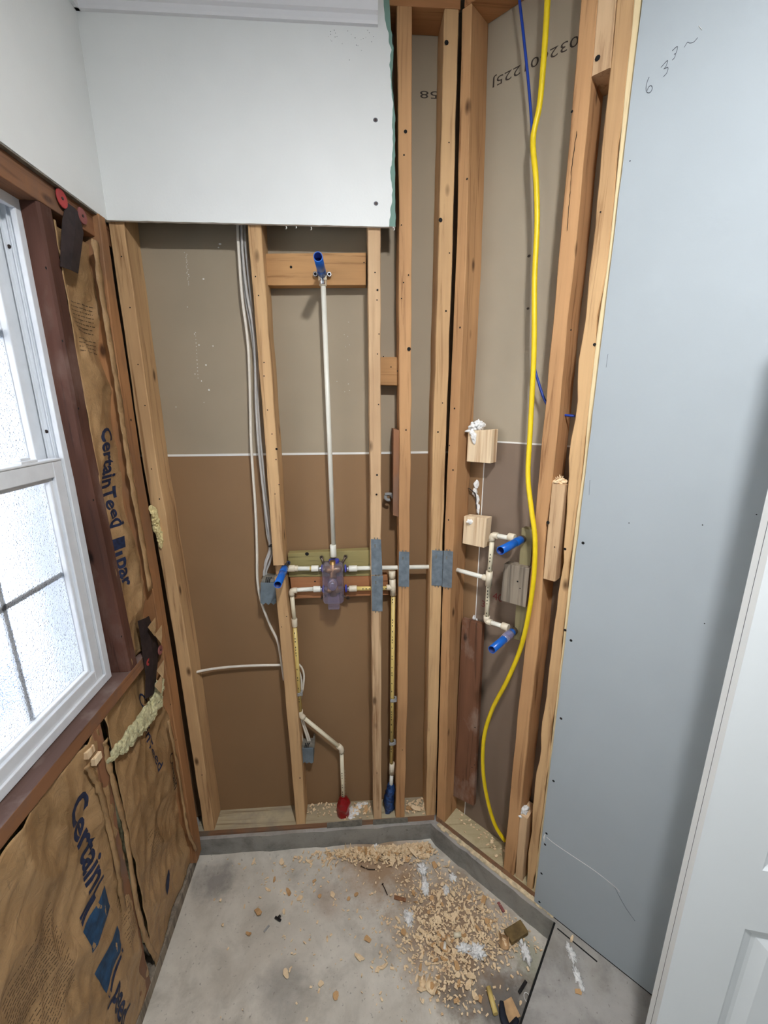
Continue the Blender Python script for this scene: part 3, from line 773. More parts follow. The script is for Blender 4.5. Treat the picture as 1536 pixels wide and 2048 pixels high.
def coupling(rt, c, d, ln=.03, r=.0108, mat='fitting'): return cyl_part(rt, c-d.normalized()*ln/2, d, ln, r, mat, 'coupling')
def stub(rt, base, d, tip, ro=.0118, taped=False):
    ln = (tip-base).dot(d.normalized()); bm = bmesh.new()
    hollow(bm, base, d, ln, ro, ro*.86, ln*.85)
    t_ = finish('blue_tube', bm, ['blue_tube', 'tube_inner'], parent=rt, smooth='keep')
    cyl_part(rt, base+d*ln*.0, d, ln*.32, ro*1.035, 'blue_tube', 'sleeve')
    return t_
def ears(rt, c, side, nrm, s=.021):
    """brass drop ear with two screw lugs, nrm points into the wall"""
    bm = bmesh.new(); tube(bm, [c-nrm*.014, c+nrm*.018], .0125, 14)
    up = side.cross(nrm).normalized()
    for k in (-1, 1):
        p = c+side*s*k+nrm*.010
        tube(bm, [p, p+nrm*.004], .0075, 12); q = c+nrm*.010
        hexa(bm, [q+up*.006, q-up*.006, p-up*.006, p+up*.006]+[x+nrm*.004 for x in (q+up*.006, q-up*.006, p-up*.006, p+up*.006)])
    o = finish('drop_ear', bm, 'bronze', parent=rt, smooth='keep')
    for k in (-1, 1):
        bm = bmesh.new(); p = c+side*s*k+nrm*.0095; disc(bm, p, nrm, .0042, 0, 12); disc(bm, p+nrm*.0004, nrm, .006, 1, 12)
        finish('screw_hole', bm, ['black_hole', 'chrome'], parent=o, smooth='keep')
    return o
OV = .035
# shower riser
top = B(646, 560, OV); bot = B(668, 1112, OV)
rt = root('shower_riser', bot, 'long upright cream riser pipe with a blue stub at its top', 'pipe')
pipe_part(rt, [bot+ZV*.01, top], 'cpvc_white')
cyl_part(rt, B(667, 1113, OV), (top-bot), .045, .0112, 'cpvc_white', 'coupling')
cyl_part(rt, B(646, 572, OV), (top-bot), .026, .0112, 'fitting', 'coupling'); cyl_part(rt, B(645.5, 562, OV), (top-bot), .014, .0135, 'fitting', 'collar')
jb = B(644, 546, .022)
ears(rt, jb, XP, YP); cyl_part(rt, jb+Vector((0, .008, -.03)), ZV, .03, .009, 'chrome', 'threaded_neck')
stub(rt, jb, -YP, along(jb, -YP, 637, 513), .0125)
# spout stub and its pipe
rt = root('spout_branch', B(560, 1137, OV), 'short cream pipe from valve to the downward seen blue spout stub', 'pipe')
sb = B(569, 1137, .012)
cyl_part(rt, B(576, 1137, OV), XP, .024, .0125, 'fitting', 'collar'); cyl_part(rt, B(586, 1137, OV), XP, .018, .0108, 'fitting', 'collar')
pipe_part(rt, [B(588, 1137, OV), B(626, 1137, OV)], 'cpvc_yellow'); pipe_part(rt, [B(590, 1137, OV), B(620, 1137, OV)], 'cpvc_white', RP*1.02, 'pipe')
coupling(rt, B(630, 1137, OV), XP, .026, .0115, 'cpvc_white')
ears(rt, sb+Vector((0, .006, .0)), (XP+ZV*1.2).normalized(), YP, .019)
stub(rt, sb, -YP, along(sb, -YP, 552, 1168), .0125)
# the valve
vc = B(667, 1165, OV)
rt = root('shower_valve', B(667, 1215, OV), 'shower valve under a clear plastic guard with blue port rings', 'valve')
def rounded_box(bm, c, sx, sy, sz, rad=.012, seg=5, bulge=0):
    prof = []
    for qx, qz, a0 in ((1, 1, 0), (-1, 1, 90), (-1, -1, 180), (1, -1, 270)):
        for k in range(seg+1):
            a = math.radians(a0+90*k/seg); prof.append((qx*(sx/2-rad)+math.cos(a)*rad, qz*(sz/2-rad)+math.sin(a)*rad))
    rs = []
    for yy, s in ((0, 1), (-sy*.75, .97), (-sy*.93, .93), (-sy, .84)):
        rs.append([bm.verts.new(c+Vector((x*s, yy, z*s))) for x, z in prof])
    for a, b_ in zip(rs, rs[1:]):
        for k in range(len(prof)): f = bm.faces.new([a[k], a[(k+1) % len(prof)], b_[(k+1) % len(prof)], b_[k]]); f.smooth = True
    bm.faces.new(rs[-1])
    bm.faces.new(rs[0][::-1])
bm = bmesh.new(); gc = B(667, 1160, .045); rounded_box(bm, gc, .076, .055, .150)
gd = finish('guard', bm, 'clear_guard', parent=rt, smooth='keep')
bm = bmesh.new(); rounded_box(bm, gc+Vector((0, .002, -.072)), .044, .050, .052, .005); finish('guard_tab', bm, 'clear_guard', parent=rt, smooth='keep')
bm = bmesh.new(); fc = gc+Vector((0, -.052, .012)); tube(bm, [fc, fc+Vector((0, -.03, -.004))], [.018, .014], 20); tube(bm, [fc+Vector((0, -.028, -.004)), fc+Vector((0, -.032, -.004))], [.009, .007], 16); finish('guard_nose', bm, 'clear_guard', parent=rt, smooth='keep')
for k in (-1, 1):
    bm = bmesh.new(); tube(bm, [gc+Vector((k*.024, -.050, -.008)), gc+Vector((k*.024, -.058, -.008))], [.006, .004], 12)
    finish('guard_boss', bm, 'clear_guard', parent=rt, smooth='keep')
bm = bmesh.new()
z1, z2 = vc.z+(B(667, 1137, OV).z-vc.z), B(667, 1177, OV).z
tube(bm, [Vector((vc.x, D+.02, z1+.035)), Vector((vc.x, D+.02, z2-.02))], [.011, .014], 16)
for z in (z1, z2): tube(bm, [Vector((vc.x-.030, D+OV, z)), Vector((vc.x-.012, D+.022, z)), Vector((vc.x+.012, D+.022, z)), Vector((vc.x+.030, D+OV, z))], [.010, .014, .014, .010], 14)
finish('valve_body', bm, 'brass', parent=rt, smooth='keep')
bm = bmesh.new(); tube(bm, [Vector((vc.x, D+.02, (z1+z2)/2+.005)), Vector((vc.x, D-.03, (z1+z2)/2+.002))], [.013, .008], 16); finish('stem', bm, 'chrome', parent=rt, smooth='keep')
for px, py in ((645, 1137), (647, 1178), (691, 1137), (692, 1177)):
    k = -1 if px < 660 else 1
    p = B(px, py, OV); cyl_part(rt, p-XP*.003*(1), XP, .006, .0145, 'ring_blue', 'port_ring'); cyl_part(rt, p+XP*(.004 if k > 0 else -.012), XP, .008, .0095, 'chrome', 'port_nut')
cyl_part(rt, B(668, 1122, OV)-ZV*.006, ZV, .012, .0185, 'ring_blue', 'port_ring')
for px, py in ((643, 1115), (691, 1114), (645, 1196), (696, 1196)):
    bm = bmesh.new(); p = B(px, py, .044); q = gc+Vector((math.copysign(.03, px-667), -.004, math.copysign(.06, 1160-py)))
    tube(bm, [p, q], .004, 8); tube(bm, [p, p+YP*.003], .007, 12); disc(bm, p-YP*.0006, YP, .0032, 1, 8)
    finish('mounting_lug', bm, ['bronze', 'black_hole'], parent=rt, smooth='keep')
# cold supply: yellow piece into the tee, down to the blue wrap
tp_ = B(785, 1177, OV)
rt = root('supply_pipe', B(781, 1600, OV), 'yellowish upright supply pipe ending in the blue wrap', 'pipe')
coupling(rt, B(706, 1177, OV), XP, .028, .0115, 'fitting'); pipe_part(rt, [B(709, 1177, OV), B(776, 1176, OV)], 'cpvc_yellow', marks=True)
cyl_part(rt, B(773, 1175, OV), XP, .018, .0105, 'fitting', 'collar')
a_, b_ = B(784, 1143, OV), B(787, 1190, OV)
pipe_part(rt, [B(784, 1142, OV), B(784.2, 1157, OV)], 'fitting', .0125, 'collar')
pipe_part(rt, [B(784.5, 1157, OV), B(786.5, 1190, OV)], 'fitting', .0118, 'tee')
pipe_part(rt, [B(786.5, 1188, OV), B(783, 1530, OV)], 'cpvc_yellow', marks=True)
pipe_part(rt, [B(784, 1526, OV), B(783.5, 1547, OV)], 'fitting', .011, 'coupling'); pipe_part(rt, [B(783.5, 1545, OV), B(781.5, 1580, OV)], 'cpvc_white')
# hot supply
rt = root('supply_pipe', B(686, 1600, OV), 'cream supply pipe that jogs diagonally down to the red sleeve', 'pipe')
coupling(rt, B(634, 1178, OV), XP, .026, .0115, 'cpvc_white'); pipe_part(rt, [B(588, 1180, OV), B(626, 1178, OV)], 'cpvc_white')
e0 = B(583, 1181, OV); e1 = B(589, 1245, OV); e2 = B(601, 1430, OV); e3 = B(683, 1497, OV); e4 = B(687, 1612, OV)
elbow(rt, e0, XP, e1-e0); pipe_part(rt, [e0+(e1-e0)*.15, e1]); coupling(rt, e1, e2-e1, .032)
pipe_part(rt, [e1+(e2-e1)*.05, e2], 'cpvc_yellow', marks=True); elbow(rt, e2, e1-e2, e3-e2); pipe_part(rt, [e2+(e3-e2)*.05, e3]); elbow(rt, e3, e2-e3, e4-e3); pipe_part(rt, [e3+(e4-e3)*.05, e4], marks=True)
# crossing pipe to the angled wall
P0, P1 = B(697, 1137, OV), B(890, 1133, OV)
P2 = A(893, 1134, OV); P3 = A(977, 1157, OV)
rt = root('cross_pipe', P0, 'white pipe running level through the studs to the angled wall tee', 'pipe')
coupling(rt, B(706, 1137, OV), XP, .03, .0115, 'cpvc_white'); pipe_part(rt, [P0, P1+XP*.02], 'cpvc_white')
rt2 = root('branch_pipe', A(977, 1250, OV), 'cream branch with tee and two elbows feeding both blue stubs', 'pipe')
pipe_part(rt2, [P2, P3], 'cpvc_white'); cyl_part(rt2, A(966, 1154, OV), T, .016, .0112, 'fitting', 'collar')
u0, u1, u2, u3 = A(985, 1070, OV), A(978, 1157, OV), A(973, 1242, OV), None
pipe_part(rt2, [u0, u1], marks=True); pipe_part(rt2, [u1, u2], marks=True); pipe_part(rt2, [u1+ZV*.026, u1-ZV*.026], 'fitting', .0115, 'tee')
v0, v1 = A(1030, 1078, OV), A(1013, 1255, OV)
elbow(rt2, u0, v0-u0, u1-u0); elbow(rt2, u2, u1-u2, v1-u2)
pipe_part(rt2, [u0, v0], 'cpvc_white'); pipe_part(rt2, [u2, v1], 'cpvc_white')
cyl_part(rt2, A(1017, 1073, OV), T, .022, .0125, 'fitting', 'collar'); cyl_part(rt2, A(1004, 1251, OV), T, .024, .0125, 'fitting', 'collar')
w0, w1 = A(1041, 1080, .02), A(1025, 1264, .02)
r3 = root('spray_stub', w0, 'clean blue stub tube beside the upper elbow', 'stub pipe')
ears(r3, w0+N*.005, (T*.35+ZV).normalized(), N, .020); stub(r3, w0, -N, along(w0, -N, 998, 1096), .0125)
r3 = root('spray_stub', w1, 'taped blue stub tube beside the lower elbow', 'stub pipe')
ears(r3, w1+N*.005, (T*.35+ZV).normalized(), N, .020); tt = along(w1, -N, 984, 1300); stub(r3, w1, -N, tt, .0122)
bm = bmesh.new(); ln_ = (tt-w1).length
tube(bm, [w1-N*ln_*.12, w1-N*ln_*.2, w1-N*ln_*.32, w1-N*ln_*.45], [.0146, .0154, .0148, .0138], 14); finish('clear_tape', bm, 'clear_tape', parent=r3, smooth='keep')
# clamps
def clamp(px, py, label, mat='clip_grey'):
    c = B(px, py, OV); bm = bmesh.new()
    for z in (-.005, .005):
        pts = [c+Vector((math.cos(a)*.0112, math.sin(a)*.0112, z)) for a in [math.radians(-150+300*k/14) for k in range(15)]]
        tube(bm, pts, .0022, 6)
    box(bm, (c.x+.009, c.y-.006, c.z-.009), (c.x+.016, c.y+.006, c.z+.009)); box(bm, (c.x-.011, c.y-.014, c.z-.004), (c.x+.011, c.y-.0105, c.z+.004))
    return tag(finish('pipe_clamp', bm, mat), label, 'clamp')
clamp(785.5, 1398, 'grey clamp on the upright supply pipe, higher one'); clamp(783.5, 1484, 'grey clamp on the upright supply pipe just above its coupling')
clamp(597, 1386, 'grey clamp on the cream supply pipe beside the cable loops')
c = B(777, 994, .05); bm = bmesh.new()
tube(bm, [c+Vector((math.cos(a)*.011, 0, math.sin(a)*.011)) for a in [math.radians(20+280*k/16) for k in range(17)]], .0028, 8, flat=2)
box(bm, (c.x-.013, c.y-.006, c.z+.009), (c.x+.012, c.y+.006, c.z+.015)); box(bm, (c.x+.010, c.y-.006, c.z-.004), (c.x+.014, c.y+.006, c.z+.012))
tag(finish('pipe_clamp', bm, 'clip_grey'), 'empty hook shaped clamp on the reddish strip', 'clamp')
# red sleeve, blue wrap
def wrap(name, path, rads, mat, label, amp, fr, flat=1):
    P_ = smooth_path(path, 8); n = len(P_); R_ = []
    for i in range(n):
        k = i/(n-1)*(len(rads)-1); j = min(int(k), len(rads)-2); R_.append(rads[j]+(rads[j+1]-rads[j])*(k-j))
    bm = bmesh.new(); tube(bm, P_, R_, 20, flat=flat)
    for v_ in bm.verts: 
        v_.co += Vector((1, 1, 0))*amp*noise.noise(v_.co*fr)+Vector((1, -1, 0))*amp*noise.noise(v_.co*fr+Vector((9, 9, 9)))
    return tag(finish(name, bm, mat, smooth='keep'), label, 'pipe sleeve')
wrap('pipe_sleeve', [B(687, 1592, OV), B(687, 1612, OV), B(686, 1640, OV)], [.009, .026, .026, .018], 'red_plastic', 'shiny red plastic sleeve at the foot of the jogged pipe', .006, 50)
wrap('pipe_sleeve', [B(782, 1568, OV), B(779, 1600, OV), B(777, 1636, OV)], [.012, .019, .021, .019, .015], 'blue_wrap', 'crinkled blue wrap at the foot of the upright pipe', .006, 70)

# ------------------------------------------------------------ cables and boxes
def cable(name, pts, r, mat, label, cat='cable', group=None, flat=1.0, seg=10):
    bm = bmesh.new(); tube(bm, smooth_path(pts, 6), r, seg, flat=flat)
    return tag(finish(name, bm, mat, smooth='keep'), label, cat, group)
cable('yellow_cable', [A(1097, -70, .03)]+[A(x, y, o) for x, y, o in ((1095, 0, .03), (1088, 110, .03), (1079, 210, .03), (1066, 280, .028), (1072, 360, .02), (1074, 450, .02), (1069, 560, .02), (1068, 700, .015), (1061, 850, .012), (1056, 950, 0), (1063, 1020, -.01), (1070, 1080, -.015), (1067, 1160, -.015), (1055, 1240, -.012), (1040, 1300, -.005), (1015, 1360, .0), (984, 1420, .02), (968, 1475, .02), (966, 1540, .03), (975, 1600, .04), (990, 1650, .05), (1010, 1682, .06))],
      .0072, 'cable_yellow', 'thick yellow cable hanging in the angled wall bay')
cable('blue_cable', [A(x, y, .045) for x, y in ((1036, -30), (1040, 10), (1048, 80), (1059, 190), (1066, 300), (1070, 420), (1069, 520), (1066, 640), (1067, 720), (1078, 768), (1092, 805), (1110, 826), (1128, 830), (1150, 832))],
      .0036, 'cable_blue', 'thin blue cable hanging behind the yellow cable')
cable('white_cable', [B(x, y, .055) for x, y in ((476, 425), (476, 470), (480, 540), (485, 600), (497, 700), (501, 830), (503, 900), (511, 1020), (514, 1100), (515, 1160), (523, 1205), (540, 1250), (555, 1282), (562, 1320), (568, 1360))],
      .0046, 'cable_white', 'pale slack cable hanging farthest from the notched stud')
for i, P_ in enumerate((((483, 425), (485, 500), (493, 580), (509, 680), (512, 800), (518, 900), (530, 1010), (541, 1092), (533, 1125), (528, 1150), (536, 1176)),
                        ((487, 425), (492, 500), (503, 610), (514, 720), (517, 830), (527, 940), (537, 1030), (544, 1094), (541, 1120), (532, 1145), (528, 1178)),
                        ((481, 425), (484, 520), (492, 600), (508, 700), (516, 850), (524, 950), (534, 1060), (540, 1095), (530, 1130), (537, 1158), (546, 1180)))):
    cable('grey_cable', [B(x, y, .05+.008*i) for x, y in P_], .0042, 'cable_grey', 'grey cable bundled against the notched stud above its box', 'cable', 'grey cables bundled beside the notched stud')
cable('white_cable', [B(x, y, o) for x, y, o in ((385, 1348, .04), (397, 1343, .05), (430, 1337, .06), (470, 1333, .06), (510, 1331, .065), (566, 1330, .07))], .0048, 'cable_white', 'white cable crossing the bay level from the corner stud')
for P_, lb in ((((592, 1325), (602, 1333), (608, 1350), (606, 1375), (601, 1400), (600, 1428)), 'outer white cable loop beside the cream supply pipe'),
               (((592, 1338), (599, 1345), (603, 1362), (602, 1385), (599, 1410)), 'inner white cable loop beside the cream supply pipe'),
               (((597, 1430), (599, 1450), (604, 1475), (604, 1497)), 'white cable entering the lower grey box nearest the stud'),
               (((599, 1428), (606, 1450), (614, 1475), (620, 1496)), 'white cable entering the lower grey box at its middle'),
               (((604, 1430), (610, 1452), (618, 1475), (623, 1494)), 'white cable entering the lower grey box farthest from the stud')):
    cable('white_cable', [B(x, y, .055) for x, y in P_], .0038, 'cable_white', lb)
bm = bmesh.new(); p = B(545, 1093, .03); box(bm, (p.x-.012, p.y, p.z-.003), (p.x+.004, p.y+.03, p.z+.003)); tube(bm, [p+Vector((-.014, .0, .002)), p+Vector((-.004, -.002, .001))], .0025, 6)
tag(finish('cable_staple', bm, ['black_plastic', 'wood_red']), 'black staple holding the grey cables to the notched stud', 'staple')
def ebox(x0, x1, y0, y1, off, dep, label, tilt=0):
    a, b_, c, d = B(x0, y0, off), B(x1, y0, off), B(x1, y1, off), B(x0, y1, off)
    rt = root('electrical_box', (c+d)/2, label, 'electrical box'); n = 12; bm = bmesh.new(); pts = [a, b_]
    for i in range(n+1):
        q = c.lerp(d, i/n); q.z += .004*math.cos(i*math.pi*6/n) ; pts.append(q)
    pts.append(d.lerp(a, .7))
    poly_prism(bm, pts, Vector((0, dep, 0)))
    finish('box_body', bm, 'box_grey', parent=rt, bevel=.001)
    bm = bmesh.new(); m_ = (a+b_+c+d)/4; tube(bm, [m_-YP*.0015, m_-YP*.0002], .006, 12); finish('knockout', bm, 'box_grey', parent=rt, smooth='keep')
    bm = bmesh.new(); box(bm, (a.x+.004, a.y+.004, a.z), (b_.x-.003, a.y+dep*.8, a.z+.012)); box(bm, (b_.x-.003, a.y+.002, a.z-.002), (b_.x+.004, a.y+dep, a.z+.024)); finish('bracket', bm, 'galv_dull', parent=rt)
    bm = bmesh.new(); q = a.lerp(b_, .4)
    for k in range(3): tube(bm, smooth_path([q+Vector((.006*k-.004, .006, -.002)), q+Vector((.006*k-.002, .004, .010)), q+Vector((.008*k, .01, .018))], 4), .0024, 6)
    finish('clamp_tab', bm, 'black_plastic', parent=rt, smooth='keep')
ebox(521, 552, 1166, 1208, .010, .07, 'grey electrical box fixed beside the blue spout stub')
ebox(601, 627, 1497, 1526, .030, .05, 'grey electrical box hanging below the diagonal pipe')

# ------------------------------------------------------------ window wall framing
DX = Vector((-.088, 0, 0))
stud('corner_stud', L, [(450, 199, 212), (785, 242, 263), (912, 260, 281), (1362, 336, 354), (1690, 388, 402)], ZR+.045, 2.226, DX, 'wood_corner', 'rough reddish corner stud of the window wall', 'stud', holes=((262, 840, .004), (341, 1409, .003), (352, 1480, .003)), off=-.016)
bm = bmesh.new(); box(bm, (XL-.088, .345, 2.17), (XL, 1.42, 2.227))
tag(finish('window_header', bm, 'wood_sill', bevel=.002), 'rough brown header beam over the window', 'beam')
# jack stud
bm = bmesh.new()
rings = []
for i in range(31):
    z = .959+(2.169-.959)*i/30; lean = .036*max(0, 1-(z-.96)/.75)*.9
    y0 = 1.121+lean*.9+.002*noise.noise(Vector((z*6, 1, 0))); y1 = y0+.044+.003*noise.noise(Vector((z*5, 2, 0)))
    x0 = XL+.002*noise.noise(Vector((z*7, 3, 0)))
    rings.append([bm.verts.new(p) for p in ((x0, y0+.005, z), (x0, y1-.003, z), (x0-.004, y1, z), (XL-.088, y1, z), (XL-.088, y0, z), (x0-.006, y0, z))])
for a, b_ in zip(rings, rings[1:]):
    for k in range(6): bm.faces.new([a[k], a[(k+1) % 6], b_[(k+1) % 6], b_[k]])
bm.faces.new(rings[0][::-1]); bm.faces.new(rings[-1])
for px, py in ((84, 536), (117, 682), (149, 817), (179, 1000), (235, 1273)): disc(bm, L(px+8, py, -.003), XP, .003, 1, 8)
tag(finish('window_stud', bm, ['wood_dark', 'black_hole']), 'dark stained stud standing beside the window', 'stud')
bm = bmesh.new(); box(bm, (XL-.088, .345, .919), (XL, 1.375, .958)); bm.normal_update(); bmesh.ops.recalc_face_normals(bm, faces=bm.faces[:])
for f_ in bm.faces: f_.material_index = 1 if f_.normal.z > .7 else 0
tag(finish('rough_sill', bm, ['wood_sill', 'wood_sill_top'], bevel=.002), 'brown rough sill beam under the window', 'beam')
bm = bmesh.new(); box(bm, (XL-.085, .35, .9582), (XL-.0015, 1.12, .9595))
bm.free()
stud('cripple_stud', L, [(1480, 186, 209), (1600, 208, 230), (1700, 224, 246), (1800, 245, 268), (1950, 272, 300)], ZR+.045, .918, DX, 'wood_red', 'reddish cripple stud between the two lower insulation bays', 'stud', wob=.003)
bm = bmesh.new(); box(bm, (XL-.088, .345, ZR), (XL+.001, 1.395, ZR+.044))
tag(finish('bottom_plate', bm, 'wood_weather', bevel=.002), 'grey-brown bottom plate at the foot of the insulation', 'wall plate')

# insulation with kraft facing
def paper_x(y, z, seed, deep):
    p = Vector((y*3.0+seed, z*2.2, 0))
    w1_ = noise.noise(p*1.3)*.020
    rid = (1-abs(noise.noise(Vector((y*7+z*4+seed, z*3.2-y*2, 1)))*2.2))*.014
    rid2 = (1-abs(noise.noise(Vector((y*16-z*6+seed, z*9, 4)))*2))*.006
    return w1_+rid+rid2-deep
def batt(name, y0, y1, z0, z1, seed, deep, label, skip=None, edge_in=.006, shape=None):
    rt = root(name, (XL-.02, (y0+y1)/2, z0), label, 'insulation')
    ny, nz_ = int((y1-y0)/.006)+1, int((z1-z0)/.007)+1; bm = bmesh.new(); V = {}
    def X(y, z):
        e = min(y-y0, y1-y, )/.045; e = max(0, min(1, e)); s = e*e*(3-2*e)
        return XL-edge_in*0-.002+ (paper_x(y, z, seed, deep))*s + .003*(1-s)*noise.noise(Vector((z*30, y*20, seed)))
    for i in range(ny+1):
        for k in range(nz_+1):
            y = y0+(y1-y0)*i/ny; z = z0+(z1-z0)*k/nz_
            yy = y+(.005*noise.noise(Vector((z*14, seed, i == 0))) if i in (0, ny) else 0)
            if shape: yy, z = shape(yy, z, i/ny, k/nz_)
            V[i, k] = bm.verts.new((X(y, z), yy, z))
    for i in range(ny):
        for k in range(nz_):
            c = (V[i, k].co+V[i+1, k+1].co)/2
            if skip and skip(c.y, c.z): continue
            f = bm.faces.new([V[i, k], V[i+1, k], V[i+1, k+1], V[i, k+1]]); f.smooth = True
    o = finish('kraft_facing', bm, 'kraft', parent=rt, smooth='keep')
    s_ = o.modifiers.new('thick', 'SOLIDIFY'); s_.thickness = .0012; s_.offset = 1
    bm = bmesh.new(); box(bm, (XL-.098, y0+(.06 if y0 > .9 else .01), z0+.01), (XL-.06, y1-.062, z1-.01))
    finish('batt_core', bm, 'fibreglass', parent=rt)
    return rt, X
def on_paper(rt, X, body, size, y, z, mat, sx=1.0, name='printed_text', lift=.0022):
    """print set sideways on the kraft facing, reading downwards"""
    bm = text_mesh(body, size, bold=.026 if size > .056 else .008)
    for _ in range(2):
        long_e = [e for e in bm.edges if e.calc_length() > size*.12]
        if long_e: bmesh.ops.subdivide_edges(bm, edges=long_e, cuts=1)
        bmesh.ops.triangulate(bm, faces=bm.faces[:])
    for v_ in bm.verts:
        yy, zz = y+v_.co.y, z-v_.co.x*sx; v_.co = Vector((X(yy, zz)+lift, yy, zz))
    return finish(name, bm, mat, parent=rt, smooth='keep')
def blocks(rt, X, lst, mat, name='printed_logo', lift=.0022):
    bm = bmesh.new()
    for y0, y1, z0, z1, sk in lst:
        n = 6; G = [[bm.verts.new((0, y0+(y1-y0)*i/n, z0+(z1-z0)*k/n+sk*(i/n))) for k in range(n+1)] for i in range(n+1)]
        for r_ in G:
            for v_ in r_: v_.co.x = X(v_.co.y, v_.co.z)+lift
        for i in range(n):
            for k in range(n): bm.faces.new([G[i][k], G[i+1][k], G[i+1][k+1], G[i][k+1]])
    return finish(name, bm, mat, parent=rt, smooth='keep')
def fineprint(rt, X, y0, y1, z0, z1, rows, seed, lift=.0018):
    bm = bmesh.new(); rnd = random.Random(seed)
    for r_ in range(rows):
        z = z1-(z1-z0)*r_/rows; y = y0+rnd.random()*.004
        if rnd.random() < .12: continue
        while y < y1:
            w_ = rnd.uniform(.001, .012); q = [(y, z), (y+w_, z), (y+w_, z-.0022), (y, z-.0022)]
            bm.faces.new([bm.verts.new((X(a, b__)+lift, a, b__)) for a, b__ in q]); y += w_+rnd.uniform(.001, .004)
    return finish('fine_print', bm, 'faded_ink', parent=rt, smooth='keep')
b1, X1 = batt('insulation_batt', 1.166, 1.395, .965, 2.150, 3.7, .030, 'paper faced insulation batt between window stud and corner stud')
on_paper(b1, X1, 'CertainTeed', .088, 1.222, 1.672, 'stamp_blue', .64)
for q_ in ((1.222, 1.262, 1.315, 1.350, 0), (1.222, 1.250, 1.296, 1.308, 0)): blocks(b1, X1, [q_], 'stamp_blue')
on_paper(b1, X1, 'par', .068, 1.224, 1.288, 'stamp_blue', 1.0)
fineprint(b1, X1, 1.20, 1.300, 1.86, 2.0, 14, 4)
b2, X2 = batt('insulation_batt', 1.010, 1.398, ZR+.05, .915, 8.3, .018, 'paper faced insulation batt below the sill, nearest the corner')
on_paper(b2, X2, 'CertainTeed', .055, 1.20, .83, 'stamp_blue', 1.05)
on_paper(b2, X2, 'Certain', .05, 1.30, .50, 'stamp_ink', 1.0)
fineprint(b2, X2, 1.10, 1.19, .24, .38, 12, 9)
blocks(b2, X2, [(1.150, 1.195, .055, .105, .01)], 'stamp_blue')
b3, X3 = batt('insulation_batt', .345, .972, ZR+.05, .915, 1.9, .010, 'large paper faced insulation batt under the window')
on_paper(b3, X3, 'Certain', .095, .835, .812, 'stamp_blue', .95)
for q_ in ((.795, .885, .40, .475, .02), (.790, .880, .26, .335, .02)): blocks(b3, X3, [q_], 'stamp_blue_lt')
for q_ in ((.80, .85, .485, .50, .02), (.80, .885, .505, .515, .02), (.79, .88, .238, .25, .02)): blocks(b3, X3, [q_], 'stamp_blue')
on_paper(b3, X3, 'peed', .075, .80, .225, 'stamp_blue', .95)
fineprint(b3, X3, .58, .74, .40, .66, 26, 12)
fineprint(b3, X3, .90, .955, .22, .40, 14, 22)
# loose folded paper edges over the studs
def fold_strip(pts, wd, label, seed, mat='kraft'):
    P_ = smooth_path(pts, 7); bm = bmesh.new(); rs = []
    for i, p in enumerate(P_):
        w_ = wd*(1+.9*noise.noise(Vector((i*.55, seed, 0)))); l_ = .006*noise.noise(Vector((i*.6, seed, 5)))+.003
        rs.append([bm.verts.new(q) for q in (p+Vector((0, -w_*.5, 0)), p+Vector((l_, 0, .0)), p+Vector((l_*.4+.001, w_*.5, 0)))])
    for a, b_ in zip(rs, rs[1:]):
        for k in range(2): f = bm.faces.new([a[k], a[k+1], b_[k+1], b_[k]]); f.smooth = True
    o = finish('paper_flange', bm, mat, smooth='keep'); m_ = o.modifiers.new('thick', 'SOLIDIFY'); m_.thickness = .001
    return tag(o, label, 'paper edge')
fold_strip([L(x, y, -.020) for x, y in ((188, 480), (205, 600), (225, 720), (238, 800), (248, 870), (262, 960), (280, 1060), (300, 1180))], .024, 'loose kraft paper edge on the corner stud, above sill height', 1)
fold_strip([L(x, y, -.020) for x, y in ((336, 1440), (352, 1520), (365, 1600), (375, 1660), (392, 1700))], .014, 'loose kraft paper edge on the corner stud, below sill height', 2)
fold_strip([L(x, y, -.003) for x, y in ((209, 1480), (215, 1520), (232, 1590), (250, 1660), (262, 1740), (275, 1820), (292, 1880), (310, 1915))], .018, 'loose kraft paper edge on the corner side of the cripple stud', 3)
fold_strip([L(x, y, -.003) for x, y in ((172, 1530), (190, 1560), (205, 1600), (216, 1650), (232, 1720), (242, 1790), (255, 1860), (270, 1935))], .018, 'loose kraft paper edge on the window side of the cripple stud', 4)
for i, (x, y) in enumerate(((305, 1255), (318, 1270), (322, 1340), (318, 1370))):
    od = ('topmost', 'second highest', 'second lowest', 'lowest')[i]
    bm = bmesh.new(); p = L(x, y, -.022); a = .028
    vv = [bm.verts.new(p+Vector((0.004*k_, dy, dz))) for dy, dz, k_ in ((-a, a*.6, 0), (a*.5, a, 1.5), (a*.6, -a*.5, 0), (-a*.4, -a*.9, 2))]; c_ = bm.verts.new(p+Vector((.009, 0, 0)))
    for k in range(4): bm.faces.new([vv[k], vv[(k+1) % 4], c_])
    o = finish('paper_scrap', bm, 'kraft_light', smooth='keep'); m_ = o.modifiers.new('thick', 'SOLIDIFY'); m_.thickness = .001
    tag(o, od+' torn kraft paper flap beside the lower felt strap', 'paper scrap', 'torn paper flaps by the lower strap')
